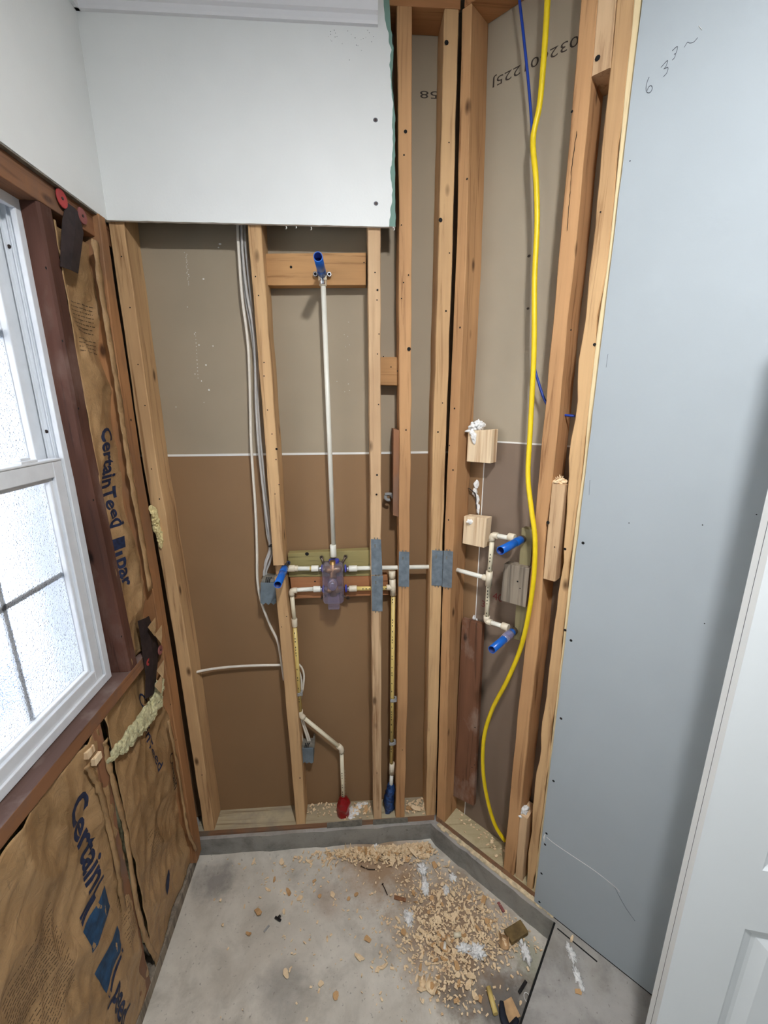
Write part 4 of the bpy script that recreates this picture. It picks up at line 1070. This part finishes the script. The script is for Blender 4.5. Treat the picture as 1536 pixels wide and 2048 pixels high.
# felt straps and washers
def strap(pts, label):
    q = [L(x, y, -.004) for x, y in pts]; n = len(q)//2; bm = bmesh.new(); rs = []
    for i in range(n):
        rs.append((bm.verts.new(q[2*i]+XP*.004*noise.noise(Vector((i, 1, 0)))), bm.verts.new((q[2*i]+q[2*i+1])/2+XP*.004), bm.verts.new(q[2*i+1])))
    for a, b_ in zip(rs, rs[1:]):
        for k in range(2): bm.faces.new([a[k], a[k+1], b_[k+1], b_[k]])
    o = finish('felt_strap', bm, 'felt', smooth='keep'); m_ = o.modifiers.new('thick', 'SOLIDIFY'); m_.thickness = .0015
    return tag(o, label, 'strap')
strap([(132, 404), (158, 428), (124, 440), (166, 466), (121, 490), (160, 512), (120, 533), (155, 547)], 'dark felt strap hanging from the header')
strap([(275, 1242), (297, 1232), (280, 1270), (312, 1275), (285, 1310), (318, 1300), (291, 1350), (312, 1345), (290, 1398), (311, 1384)], 'dark felt strap beside the sill end')
for px, py, r_, mt, lb in ((123, 397, .020, 'red_cap', 'red nail washer on the header, nearer the window'), (164, 432, .019, 'red_cap_dull', 'dull red nail washer on the header, nearer the corner'),
                          (296, 1324, .012, 'red_cap', 'small red nail washer on the sill end'), (320, 1300, .016, 'red_cap_dull', 'dull red nail washer on the corner stud')):
    bm = bmesh.new(); p = L(px, py, -.006 if px < 315 else -.020); tube(bm, [p, p+XP*.002], [r_, r_*.95], 20); r0 = root('nail_washer', p, lb, 'washer')
    finish('washer_disc', bm, mt, parent=r0, smooth='keep'); bm = bmesh.new(); tube(bm, [p+XP*.002, p+XP*.0035], .0035, 8); finish('nail_head', bm, 'nailsteel', parent=r0, smooth='keep')
# foam and fibreglass
bm = bmesh.new()
for i in range(7): 
    x, y = 303+i*2.6, 1022+i*10; lump(bm, L(x+3, y, -.026), (.009, .013, .018), .35, 90, 3, i)
tag(finish('foam_bead', bm, 'foam_yellow'), 'pale yellow expanding foam bead in the wall corner', 'foam', kind='stuff')
bm = bmesh.new(); P_ = [(316, 1375), (312, 1400), (302, 1425), (286, 1445), (268, 1465), (250, 1485), (232, 1505), (219, 1520)]
for i, (x, y) in enumerate(P_): 
    k = [.9, 1, 1, 1, .9, .7, .5, .3][i]
    lump(bm, L(x, y, -.006), (.014*k, .034*k, .030*k), .35, 60, 3, i+20); 
    if i < 7: lump(bm, L((x+P_[i+1][0])/2, (y+P_[i+1][1])/2, -.005), (.013*k, .03*k, .027*k), .35, 60, 3, i+40)
tag(finish('fibreglass_wisp', bm, 'fibreglass'), 'exposed pale green fibreglass strip below the sill', 'insulation', kind='stuff')
for x, y, lb in ((178, 1504, 'tan wood plug beside the cripple stud, nearer the sill'), (193, 1517, 'tan wood plug beside the cripple stud, lower of two')):
    p = L(x, y, -.004); bm = bmesh.new(); box(bm, (p.x-.02, p.y-.014, p.z-.010), (p.x+.006, p.y+.014, p.z+.010)); tag(finish('wood_plug', bm, 'chip_wood', bevel=.001), lb, 'wood chip')

# ------------------------------------------------------------ the window
WX, WY1, WY0, WZ0, WZ1 = -.724, 1.128, .345, .962, 2.172
def ring(bm, x0, x1, y0, y1, z0, z1, w_, wb_=None, wt=None, mi=0):
    wb_ = wb_ or w_; wt = wt or w_
    box(bm, (x0, y0, z0), (x1, y0+w_, z1), mi); box(bm, (x0, y1-w_, z0), (x1, y1, z1), mi)
    box(bm, (x0, y0+w_, z0), (x1, y1-w_, z0+wb_), mi); box(bm, (x0, y0+w_, z1-wt), (x1, y1-w_, z1), mi)
wr_ = bpy.data.objects.new('window_1', None); COL.objects.link(wr_); wr_.location = (WX, .73, WZ0); wr_.matrix_world = Matrix.Translation(Vector((WX, .73, WZ0))); wr_['kind'] = 'structure'
bm = bmesh.new(); ring(bm, WX-.012, WX, WY0, WY1, WZ0, WZ1, .024); ring(bm, WX-.085, WX-.012, WY0, WY1, WZ0, WZ1, .014)
fr = finish('window_frame', bm, 'vinyl', parent=wr_, bevel=.0015)
bm = bmesh.new()
for k in (.022, .038, .054): 
    box(bm, (WX-k-.003, WY1-.020, WZ0+.014), (WX-k, WY1-.013, WZ1-.014)); box(bm, (WX-k-.003, WY0+.013, WZ0+.014), (WX-k, WY0+.020, WZ1-.014))
finish('sash_track', bm, 'vinyl', parent=fr)
bm = bmesh.new()
for px, py in ((18, 493), (93, 863)):
    p = hit(px, py, Vector((0, WY1-.0145, 0)), YP); disc(bm, p, YP, .0045, 0, 12)
finish('track_screw', bm, 'nailsteel', parent=fr)
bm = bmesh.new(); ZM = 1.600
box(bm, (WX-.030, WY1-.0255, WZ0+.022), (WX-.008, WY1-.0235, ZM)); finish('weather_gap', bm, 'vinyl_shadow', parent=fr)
# lower sash
bm = bmesh.new(); ly1 = WY1-.026; ly0 = WY0+.026; ring(bm, WX-.036, WX-.006, ly0, ly1, WZ0+.018, ZM, .032, .040, .038)
s1 = finish('lower_sash', bm, 'vinyl', parent=wr_, bevel=.002)
bm = bmesh.new(); ring(bm, WX-.040, WX-.014, ly0+.030, ly1-.030, WZ0+.056, ZM-.036, .012); finish('glazing_bead', bm, 'vinyl', parent=s1, bevel=.003)
bm = bmesh.new(); box(bm, (WX-.030, ly0+.03, WZ0+.056), (WX-.026, ly1-.03, ZM-.036)); finish('pane', bm, 'frosted_glass', parent=s1)
bm = bmesh.new(); zmu = 1.312; box(bm, (WX-.042, ly0+.03, zmu-.007), (WX-.034, ly1-.03, zmu+.007)); box(bm, (WX-.042, .871, WZ0+.05), (WX-.034, .883, ZM-.03)); box(bm, (WX-.042, .58, WZ0+.05), (WX-.034, .592, ZM-.03))
finish('muntin', bm, 'vinyl', parent=s1)
bm = bmesh.new(); box(bm, (WX-.030, ly0, ZM), (WX-.004, ly1, ZM+.006)); finish('meeting_rail', bm, 'vinyl', parent=s1, bevel=.002)
bm = bmesh.new(); box(bm, (WX-.026, .975, ZM+.006), (WX-.006, 1.025, ZM+.012)); box(bm, (WX-.030, .985, ZM+.012), (WX-.014, 1.015, ZM+.018)); finish('sash_lock', bm, 'vinyl', parent=s1, bevel=.001)
# upper sash
bm = bmesh.new(); ring(bm, WX-.072, WX-.044, WY0+.018, WY1-.018, ZM-.03, WZ1-.016, .036, .034, .034)
s2 = finish('upper_sash', bm, 'vinyl', parent=wr_, bevel=.002)
bm = bmesh.new(); box(bm, (WX-.062, WY0+.05, ZM), (WX-.058, WY1-.05, WZ1-.048)); finish('pane', bm, 'frosted_glass', parent=s2)
bm = bmesh.new(); box(bm, (WX-.075, .868, ZM), (WX-.066, .886, WZ1-.05)); box(bm, (WX-.075, WY0+.05, 1.88), (WX-.066, WY1-.05, 1.898)); finish('muntin', bm, 'vinyl', parent=s2)
# unseen outside casing, added to dim the glass near the frame
bm = bmesh.new(); ring(bm, WX-.20, WX-.088, WY0-.02, WY1+.02, WZ0-.02, WZ1+.02, .02); ring(bm, WX-.102, WX-.088, WY0-.05, WY1+.05, WZ0-.05, WZ1+.05, .05)
struct('trim_7', bm, 'vinyl')

# added sunlit wall and blue ground, shaped for the glow in the frosted window
struct('wall_exterior_added', boxof((-3.1, -3.5, -.5), (-3.0, 3.75, 4.2)), 'stucco')
struct('ground_exterior', boxof((-9, -5, -.55), (-.86, 9, -.5)), 'ground_sky_blue')

# ------------------------------------------------------------ the door
da = math.radians(105); DU = Vector((math.sin(da), math.cos(da), 0)); DE = Vector((-DU.y, DU.x, 0))
ra, rb = ray(1467, 1400), ray(1439, 1400)
det = rb.x*(-ra.y)-(-ra.x)*rb.y
ex, ey = .035*DE.x, .035*DE.y
s_a = (rb.x*ey-rb.y*ex)/det
PD = CAM+ra*s_a; PD.z = 0
dr = bpy.data.objects.new('door_1', None); COL.objects.link(dr); dr.location = (PD.x, PD.y, .012); dr.matrix_world = Matrix.Translation(dr.location); dr['kind'] = 'structure'
def dbox(bm, u0, u1, e0, e1, z0, z1, mi=0):
    c = [PD+DU*u+DE*e for u, e in ((u0, e0), (u1, e0), (u1, e1), (u0, e1))]
    hexa(bm, [p+ZV*z0 for p in c]+[p+ZV*z1 for p in c], mi)
cz = hit(1490, 1858, PD, DE); cu_ = (cz-PD).dot(DU); cz = cz.z
W_, H_ = .76, 2.04; st = cu_; mid = .10
cols = [(st, (W_-mid)/2), ((W_+mid)/2, W_-st)]; rows = [(.23, cz), (cz+.16, 1.60), (1.74, 1.92)]
bm = bmesh.new()
dbox(bm, 0, st, 0, .035, .012, H_); dbox(bm, W_-st, W_, 0, .035, .012, H_); dbox(bm, (W_-mid)/2, (W_+mid)/2, 0, .035, .012, H_)
zz = [.012]+[v for r_ in rows for v in r_]+[H_]
for a, b_ in cols:
    for k in range(0, len(zz), 2): dbox(bm, a, b_, 0, .035, zz[k], zz[k+1])
finish('door_leaf', bm, 'door_white', parent=dr)
for a, b_ in cols:
    for z0, z1 in rows:
        bm = bmesh.new()
        def pt(u, z, e): return PD+DU*u+DE*e+ZV*z
        lv = [(0, .0), (.006, .004), (.022, .010), (.030, .010), (.055, .003)]
        rs = [[bm.verts.new(pt(u, z, e)) for u, z in ((a+i, z0+i), (b_-i, z0+i), (b_-i, z1-i), (a+i, z1-i))] for i, e in lv]
        for p, q in zip(rs, rs[1:]):
            for k in range(4): bm.faces.new([p[k], p[(k+1) % 4], q[(k+1) % 4], q[k]])
        bm.faces.new(rs[-1]); bk = [bm.verts.new(pt(u, z, .034)) for u, z in ((a, z0), (b_, z0), (b_, z1), (a, z1))]; bm.faces.new(bk[::-1])
        for k in range(4): bm.faces.new([rs[0][k], bk[k], bk[(k+1) % 4], rs[0][(k+1) % 4]])
        finish('door_panel', bm, 'door_white', parent=dr)
bm = bmesh.new(); dbox(bm, -.0004, .0006, .0165, .0175, .012, H_); finish('edge_seam', bm, 'pencil', parent=dr)

# ------------------------------------------------------------ debris
def chip_mesh(seed, curl, thick=.0012, asp=.6):
    rnd = random.Random(seed); n = 9; bm = bmesh.new(); out = []
    for k in range(n):
        a = 2*math.pi*k/n; r_ = rnd.uniform(.65, 1.0); out.append((math.cos(a)*r_, math.sin(a)*r_*asp))
    def h(x): return curl*(1-math.cos(x*1.3))
    top = [bm.verts.new((x, y, h(x)+thick)) for x, y in out]; bot = [bm.verts.new((x, y, h(x))) for x, y in out]
    ct = bm.verts.new((0, 0, h(0)+thick)); cb = bm.verts.new((0, 0, h(0)))
    for k in range(n):
        j = (k+1) % n
        bm.faces.new([top[k], top[j], ct]); bm.faces.new([bot[j], bot[k], cb]); bm.faces.new([top[j], top[k], bot[k], bot[j]])
    me = bpy.data.meshes.new('wood_chip'); bm.to_mesh(me); bm.free()
    me.materials.append(MATS['chip_wood' if seed % 4 else 'chip_wood_dark']); return me
protos = [chip_mesh(i, random.uniform(-.5, .9), random.uniform(.08, .16), random.uniform(.35, .8)) for i in range(12)]
def in_recess(p, m_=.012):
    return p.x > XL+.02 and p.y < 1.374-m_ and (p-C0).dot(N) < -.04-m_ and (p-SC).dot(Vector((-.737, .676, 0))) > m_ and p.y > .45
def put_chip(p, s, zb_, label, group, up=.5):
    o = bpy.data.objects.new('wood_chip', random.choice(protos)); COL.objects.link(o)
    o.scale = (s, s, s); o.rotation_euler = (random.gauss(0, up), random.gauss(0, up), random.random()*6.28)
    e_ = o.rotation_euler.to_matrix(); lo = min((e_ @ v.co).z for v in o.data.vertices)*s
    o.location = (p.x, p.y, zb_-lo+.0004)
    return tag(o, label, 'wood chip', group)
clusters = [((740, 1692), 58, 14, 86, 'pale wood chip in the heap along the back curb', 'wood chips heaped along the back curb', .5),
            ((835, 1684), 30, 8, 30, 'pale wood chip in the heap along the back curb', 'wood chips heaped along the back curb', .5),
            ((900, 1790), 62, 34, 46, 'pale wood chip scattered below the angled curb', 'wood chips scattered below the angled curb', .35),
            ((885, 1880), 50, 34, 56, 'pale wood chip scattered across the middle of the recess floor', 'wood chips scattered mid floor', .3),
            ((985, 1870), 46, 26, 28, 'pale wood chip scattered below the angled curb', 'wood chips scattered below the angled curb', .4),
            ((600, 1760), 80, 45, 18, 'lone wood chip on the bare concrete', 'lone chips on the bare concrete', .2),
            ((720, 1900), 120, 70, 18, 'lone wood chip on the bare concrete', 'lone chips on the bare concrete', .2),
            ((910, 1960), 40, 40, 20, 'pale wood chip scattered across the middle of the recess floor', 'wood chips scattered mid floor', .3)]
tot = 0
for (cx, cy), sx_, sy_, n, lb, gr, up in clusters:
    k = 0; tries = 0
    while k < n and tries < 3000:
        tries += 1
        px, py = random.gauss(cx, sx_), random.gauss(cy, sy_)
        if not (0 < px < 1536 and py < 2046): continue
        p = Fz(px, py)
        if not in_recess(p, .02): continue
        heap = .012*math.exp(-((px-740)/80)**2-((py-1688)/18)**2)
        put_chip(p, random.choice((.008, .010, .012, .014, .018))*random.uniform(.8, 1.25)*(1.15 if cy < 1700 else 1), ZR+.004+heap*random.random(), lb, gr, up); k += 1
# fine shavings too many to count
bm = bmesh.new(); rnd = random.Random(5)
for (cx, cy), sx_, sy_, n, lb, gr, up in clusters:
    for _ in range(int(n*(26 if cy < 1700 else 13 if sx_ < 75 else 5))):
        px, py = rnd.gauss(cx, sx_*1.12), rnd.gauss(cy, sy_*1.15)
        if py > 2046: continue
        p = Fz(px, py)
        if not in_recess(p, .006): continue
        s = rnd.uniform(.0018, .0058)*(1.35 if cy < 1700 else 1); a = rnd.random()*6.28; zt = ZR+.004+rnd.random()*(.014 if cy < 1700 else .004)
        u = Vector((math.cos(a), math.sin(a), rnd.uniform(-.5, .5)))*s; v_ = Vector((-math.sin(a), math.cos(a), rnd.uniform(-.4, .4)))*s*rnd.uniform(.3, .7); c_ = Vector((p.x, p.y, zt))
        q = [c_-u-v_, c_+u-v_, c_+u+v_, c_-u+v_]
        top_ = [bm.verts.new(x+ZV*.001) for x in q]; bt = [bm.verts.new(x) for x in q]
        bm.faces.new(top_); bm.faces.new(bt[::-1])
        for k in range(4): bm.faces.new([top_[(k+1) % 4], top_[k], bt[k], bt[(k+1) % 4]])
for _ in range(260):                      # shavings lying on the two wall plates
    if rnd.random() < .45: px, py, hf = rnd.uniform(615, 745), rnd.gauss(1618, 8), 0
    elif rnd.random() < .5: px, py, hf = rnd.uniform(812, 848), rnd.gauss(1615, 9), 0
    else: k = rnd.random(); px, py = 925+k*80+rnd.gauss(0, 8), 1625+k*80+rnd.gauss(0, 12)
    p = Fz(px, py, .03)
    if p.y > D+.085 or (p.y < D+.004 and p.x < .30): continue
    dn = (p-C0).dot(N)
    if dn > .083 or (p.x > .31 and dn < .004): continue
    s = rnd.uniform(.002, .006); a = rnd.random()*6.28
    u = Vector((math.cos(a), math.sin(a), rnd.uniform(-.6, .6)))*s; v_ = Vector((-math.sin(a), math.cos(a), rnd.uniform(-.4, .4)))*s*.6; c_ = Vector((p.x, p.y, .032+rnd.random()*.003))
    q = [c_-u-v_, c_+u-v_, c_+u+v_, c_-u+v_]
    top_ = [bm.verts.new(x+ZV*.0012) for x in q]; bt = [bm.verts.new(x) for x in q]
    bm.faces.new(top_); bm.faces.new(bt[::-1])
    for k in range(4): bm.faces.new([top_[(k+1) % 4], top_[k], bt[k], bt[(k+1) % 4]])
tag(finish('wood_shavings', bm, 'chip_wood', origin=Vector((0, 1, ZR))), 'fine wood shavings and sawdust strewn over the recess and plates', 'shavings', kind='stuff')
# chips standing on the bottom plate
for px, py, s, lb in ((818, 1618, .020, 'large chip on the plate beside the orange stud'), (832, 1622, .026, 'broad flat chip on the plate before the inner corner'), (838, 1602, .016, 'upright pointed chip on the plate before the inner corner'),
                      (826, 1604, .012, 'small upright chip on the plate between the last two studs'), (732, 1622, .022, 'tan chip on the plate beside the white splash')):
    p = Fz(px, py, .03); p.y = min(p.y, D+.07); put_chip(p, s, .0285, lb, None, .3)
# white plaster splash on the plate
bm = bmesh.new()
for x, y, a, b_ in ((708, 1622, .022, .026), (718, 1610, .018, .014), (704, 1634, .014, .010), (728, 1604, .014, .006)):
    p = Fz(x, y, .029); p.y = min(p.y, D+.075); lump(bm, Vector((p.x, p.y, .0275)), (a, b_, .004), .3, 60, 3, x)
tag(finish('plaster_splash', bm, 'fluff'), 'white plaster splash on the plate beside the red sleeve', 'plaster')
# tufts of white fluff
def tuft(px, py, rx, ry, rz, label, z=None, p=None, mat='fluff', amp=.45):
    p = p if p is not None else Fz(px, py, ZR if z is None else z); bm = bmesh.new()
    lump(bm, Vector((p.x, p.y, p.z+rz*.75)), (rx, ry, rz), amp, 1.6/max(rx, ry)*2, 4, px*.37)
    for k in range(26):
        a = random.random()*6.28; el = random.random(); q = Vector((p.x+math.cos(a)*rx*.9, p.y+math.sin(a)*ry*.9, p.z+rz*(.3+el)))
        tube(bm, [q, q+Vector((math.cos(a+.4)*rx*.4, math.sin(a+.4)*ry*.4, rz*.25))], [.0014, .0006], 4)
    return tag(finish('fluff_tuft', bm, mat, smooth=True), label, 'fluff')
tuft(845, 1742, .016, .022, .010, 'white fluff tuft mid recess, back one of a close pair'); tuft(850, 1774, .012, .026, .010, 'long white fluff tuft mid recess, front one of a close pair')
tuft(752, 1700, .016, .016, .008, 'white fluff tuft inside the chip heap by the back curb')
tuft(927, 1900, .020, .012, .012, 'large white fluff tuft on the dark stain'); tuft(955, 1908, .022, .018, .014, 'broad white fluff tuft touching the dark stain')
tuft(1050, 1906, .012, .028, .010, 'white fluff tuft beside the olive block'); tuft(818, 1838, .016, .022, .010, 'white fluff tuft among mid floor chips')
tuft(905, 1758, .012, .012, .010, 'small white fluff tuft nearest the angled curb'); tuft(892, 1783, .009, .014, .008, 'small white fluff tuft behind the scattered chips')
tuft(1142, 1908, .010, .022, .005, 'flat white fluff on the upper slab near the drywall', z=.0); tuft(1156, 1958, .009, .026, .005, 'long white fluff streak on the upper slab', z=.0)
for i, (px, py) in enumerate(((952, 851), (944, 858), (962, 856), (950, 862))): pass
bq = [A(x, y, .050) for x, y in ((950, 858), (960, 853), (944, 864))]
bm = bmesh.new()
for i, p in enumerate(bq): lump(bm, p+ZV*.004, (.017, .014, .014), .5, 90, 4, i+3)
lump(bm, A(948, 874, .032), (.010, .004, .016), .4, 90, 3, 9)
tag(finish('fluff_tuft', bm, 'fluff', smooth=True), 'white gypsum fluff heaped on the upper pine block', 'fluff')
bm = bmesh.new(); lump(bm, A(942, 1044, .034), (.012, .004, .009), .4, 90, 3, 4); tag(finish('fluff_tuft', bm, 'fluff', smooth=True), 'white gypsum smear on the face of the lower pine block', 'fluff')
bm = bmesh.new(); p = A(1047, 1624, .02)
for i in range(3): lump(bm, p+Vector((0, 0, -.010+.012*i)), (.014, .012, .012), .5, 80, 3, i+60)
tag(finish('fluff_tuft', bm, 'fluff', smooth=True), 'white fluff on the standing spacer block', 'fluff')
bm = bmesh.new(); p = A(1118, 964, .008)
for i in range(46):
    a = random.random()*6.28; r_ = random.random()*.018; q = p+T*math.cos(a)*r_+N*abs(math.sin(a))*r_+ZV*(.018*(1-r_/.02)*random.random()); s = random.uniform(.003, .006)
    d_ = Vector((random.gauss(0, 1), random.gauss(0, 1), random.gauss(0, 1))).normalized(); tube(bm, smooth_path([q, q+d_*s, q+d_*s*1.3+ZV*s*.6], 3), .0012, 4)
lump(bm, p+N*.008, (.018, .014, .010), .3, 90, 3, 5)
tag(finish('sawdust_heap', bm, 'chip_wood'), 'sawdust curls heaped on the mid wall spacer block', 'sawdust', kind='stuff')

# other litter, each its own thing
def small(name, bm, mat, label, cat, smooth=False, bevel=0): return tag(finish(name, bm, mat, smooth=smooth, bevel=bevel), label, cat)
def orient_box(bm, p, ang_, lx, ly, lz, tilt=0):
    R_ = Matrix.Rotation(ang_, 3, 'Z') @ Matrix.Rotation(tilt, 3, 'X')
    c = [Vector((x, y, z)) for z in (0, lz) for x, y in ((-lx/2, -ly/2), (lx/2, -ly/2), (lx/2, ly/2), (-lx/2, ly/2))]
    hexa(bm, [p+R_ @ v for v in c])
ZG = ZR+.005
def curl(px, py, r_, ln, ang_, sweep, label, mat='chip_wood'):
    p = Fz(px, py, ZG); bm = bmesh.new(); d = Vector((math.cos(ang_), math.sin(ang_), 0)); u = Vector((-d.y, d.x, 0)); rs = []
    for k in range(13):
        a = math.radians(-90-sweep/2+sweep*k/12); o_ = u*math.cos(a)*r_+ZV*(math.sin(a)*r_+r_)
        rs.append((bm.verts.new(p+o_-d*ln/2), bm.verts.new(p+o_+d*ln/2)))
    for a, b_ in zip(rs, rs[1:]): f = bm.faces.new([a[0], b_[0], b_[1], a[1]]); f.smooth = True
    o = finish('wood_curl', bm, mat, smooth='keep'); m_ = o.modifiers.new('thick', 'SOLIDIFY'); m_.thickness = .0018
    return tag(o, label, 'wood curl')
curl(695, 1701, .013, .034, 1.45, 240, 'rolled wood curl standing out of the back chip heap')
curl(864, 1975, .018, .034, .9, 200, 'large rolled wood curl beside the dark crack'); curl(845, 1968, .012, .036, 1.6, 150, 'thin upright wood curl beside the largest curl')
curl(1008, 1885, .016, .042, 1.3, 180, 'tan wood curl leaning on the olive block', 'tan_card')
p = Fz(848, 1713, ZG); bm = bmesh.new(); orient_box(bm, p, .05, .046, .018, .006); small('wood_offcut', bm, 'chip_wood', 'flat rectangular pale offcut near the inner corner', 'offcut', bevel=.001)
p = Fz(1032, 1868, ZG); bm = bmesh.new(); orient_box(bm, p, .35, .075, .042, .018); small('olive_block', bm, 'olive', 'olive brown block lying by the angled curb', 'block', bevel=.003)
p = Fz(985, 2005, ZG); bm = bmesh.new(); hollow(bm, p+Vector((.0, -.03, .008)), Vector((-.06, 1, 0)), .062, .0079, .006, .05); small('pipe_offcut', bm, ['cpvc_yellow', 'cpvc_yellow'], 'cream pipe offcut on the dark stain', 'pipe offcut', 'keep')
p = Fz(914, 1873, ZG); bm = bmesh.new(); hollow(bm, p+Vector((-.012, 0, .008)), XP, .026, .0079, .006, .02); small('pipe_offcut', bm, ['cpvc', 'cpvc'], 'short cream pipe offcut among mid floor chips', 'pipe offcut', 'keep')
p = Fz(889, 1893, ZG); bm = bmesh.new(); hollow(bm, p+Vector((-.004, -.012, .005)), Vector((.4, 1, 0)), .022, .005, .004, .016); small('pipe_offcut', bm, ['cpvc_white', 'cpvc_white'], 'tiny white tube piece before the broad fluff', 'pipe offcut', 'keep')
p = Fz(1045, 1975, ZG); bm = bmesh.new(); orient_box(bm, p, .65, .042, .009, .006); small('plastic_clip', bm, 'black_plastic', 'black plastic clip near the slab edge', 'clip', bevel=.001)
p = Fz(556, 1839, ZG); bm = bmesh.new(); orient_box(bm, p, -.5, .026, .008, .006); orient_box(bm, p+Vector((.004, .006, 0)), .8, .010, .006, .008); small('plastic_clip', bm, 'black_plastic', 'black plastic clip alone on the bare concrete', 'clip', bevel=.001)
p = Fz(533, 1858, ZG); bm = bmesh.new(); orient_box(bm, p, .9, .024, .006, .004); small('plastic_clip', bm, 'clip_grey', 'dark grey metal sliver beside the lone black clip', 'clip', bevel=.001)
p = Fz(1054, 1996, ZG); bm = bmesh.new(); tube(bm, [p+Vector((math.cos(a)*.009, math.sin(a)*.012, .002)) for a in [2*math.pi*k/16 for k in range(17)]], .0013, 6); small('plastic_ring', bm, 'fluff', 'thin white ring beside the slab edge', 'ring', 'keep')
for pts, lb in ((((722, 1732), (735, 1738), (750, 1739)), 'bent dark nail before the back chip heap'), (((765, 1768), (770, 1778), (775, 1790)), 'straight dark nail lying mid floor')):
    bm = bmesh.new(); q = [Fz(x, y, ZG+.002) for x, y in pts]; tube(bm, smooth_path(q, 4), .0016, 6); tube(bm, [q[0], q[0]+(q[1]-q[0]).normalized()*.0015], .004, 8); small('nail', bm, 'nailsteel', lb, 'nail', 'keep')
bm = bmesh.new(); p = Fz(1018, 2022, ZG); orient_box(bm, p, .3, .05, .045, .004, .1); small('card_scrap', bm, 'tan_card', 'tan card scrap over the navy scrap', 'scrap')
bm = bmesh.new(); q = [Fz(x, y, ZG) for x, y in ((1003, 2005), (1006, 2035), (1018, 2060), (1035, 2040))]; tube(bm, smooth_path([a+ZV*.006 for a in q], 6), [.006+.006*math.sin(k/18*3.1) for k in range(19)], 10, flat=.6); small('navy_scrap', bm, 'navy_scrap', 'curved navy rubber scrap at the slab edge', 'scrap', 'keep')
p = Fz(1002, 1815, ZG); bm = bmesh.new(); orient_box(bm, p, 1.9, .034, .010, .005); small('plastic_scrap', bm, 'red_cap_dull', 'dull red plastic scrap near the angled curb', 'scrap', bevel=.001)
p = Fz(800, 1798, ZG); bm = bmesh.new(); orient_box(bm, p, -.3, .045, .012, .004); small('wood_offcut', bm, 'wood_red', 'dark reddish splinter mid floor', 'offcut')
p = Fz(1157, 1985, 0); put_chip(p, .014, .0005, 'lone chip on the upper slab below the fluff streak', None, .1); p = Fz(1143, 1880, 0); put_chip(p, .015, .0005, 'lone chip on the upper slab by the drywall gap', None, .1)
bm = bmesh.new(); q0, q1 = Fz(1114, 1858, .0), Fz(1194, 1925, 0)
w_ = N*.004; slab(bm, [q0+ZV*.0004, q1+ZV*.0004, q1+w_+ZV*.0004, q0+w_+ZV*.0004], Vector((0, 0, .0006))); struct('trim_8', bm, 'black_hole')
bm = bmesh.new(); Abox(bm, .505, 1.9, -.012, .02, .0003, .0055); struct('trim_9', bm, 'black_hole')
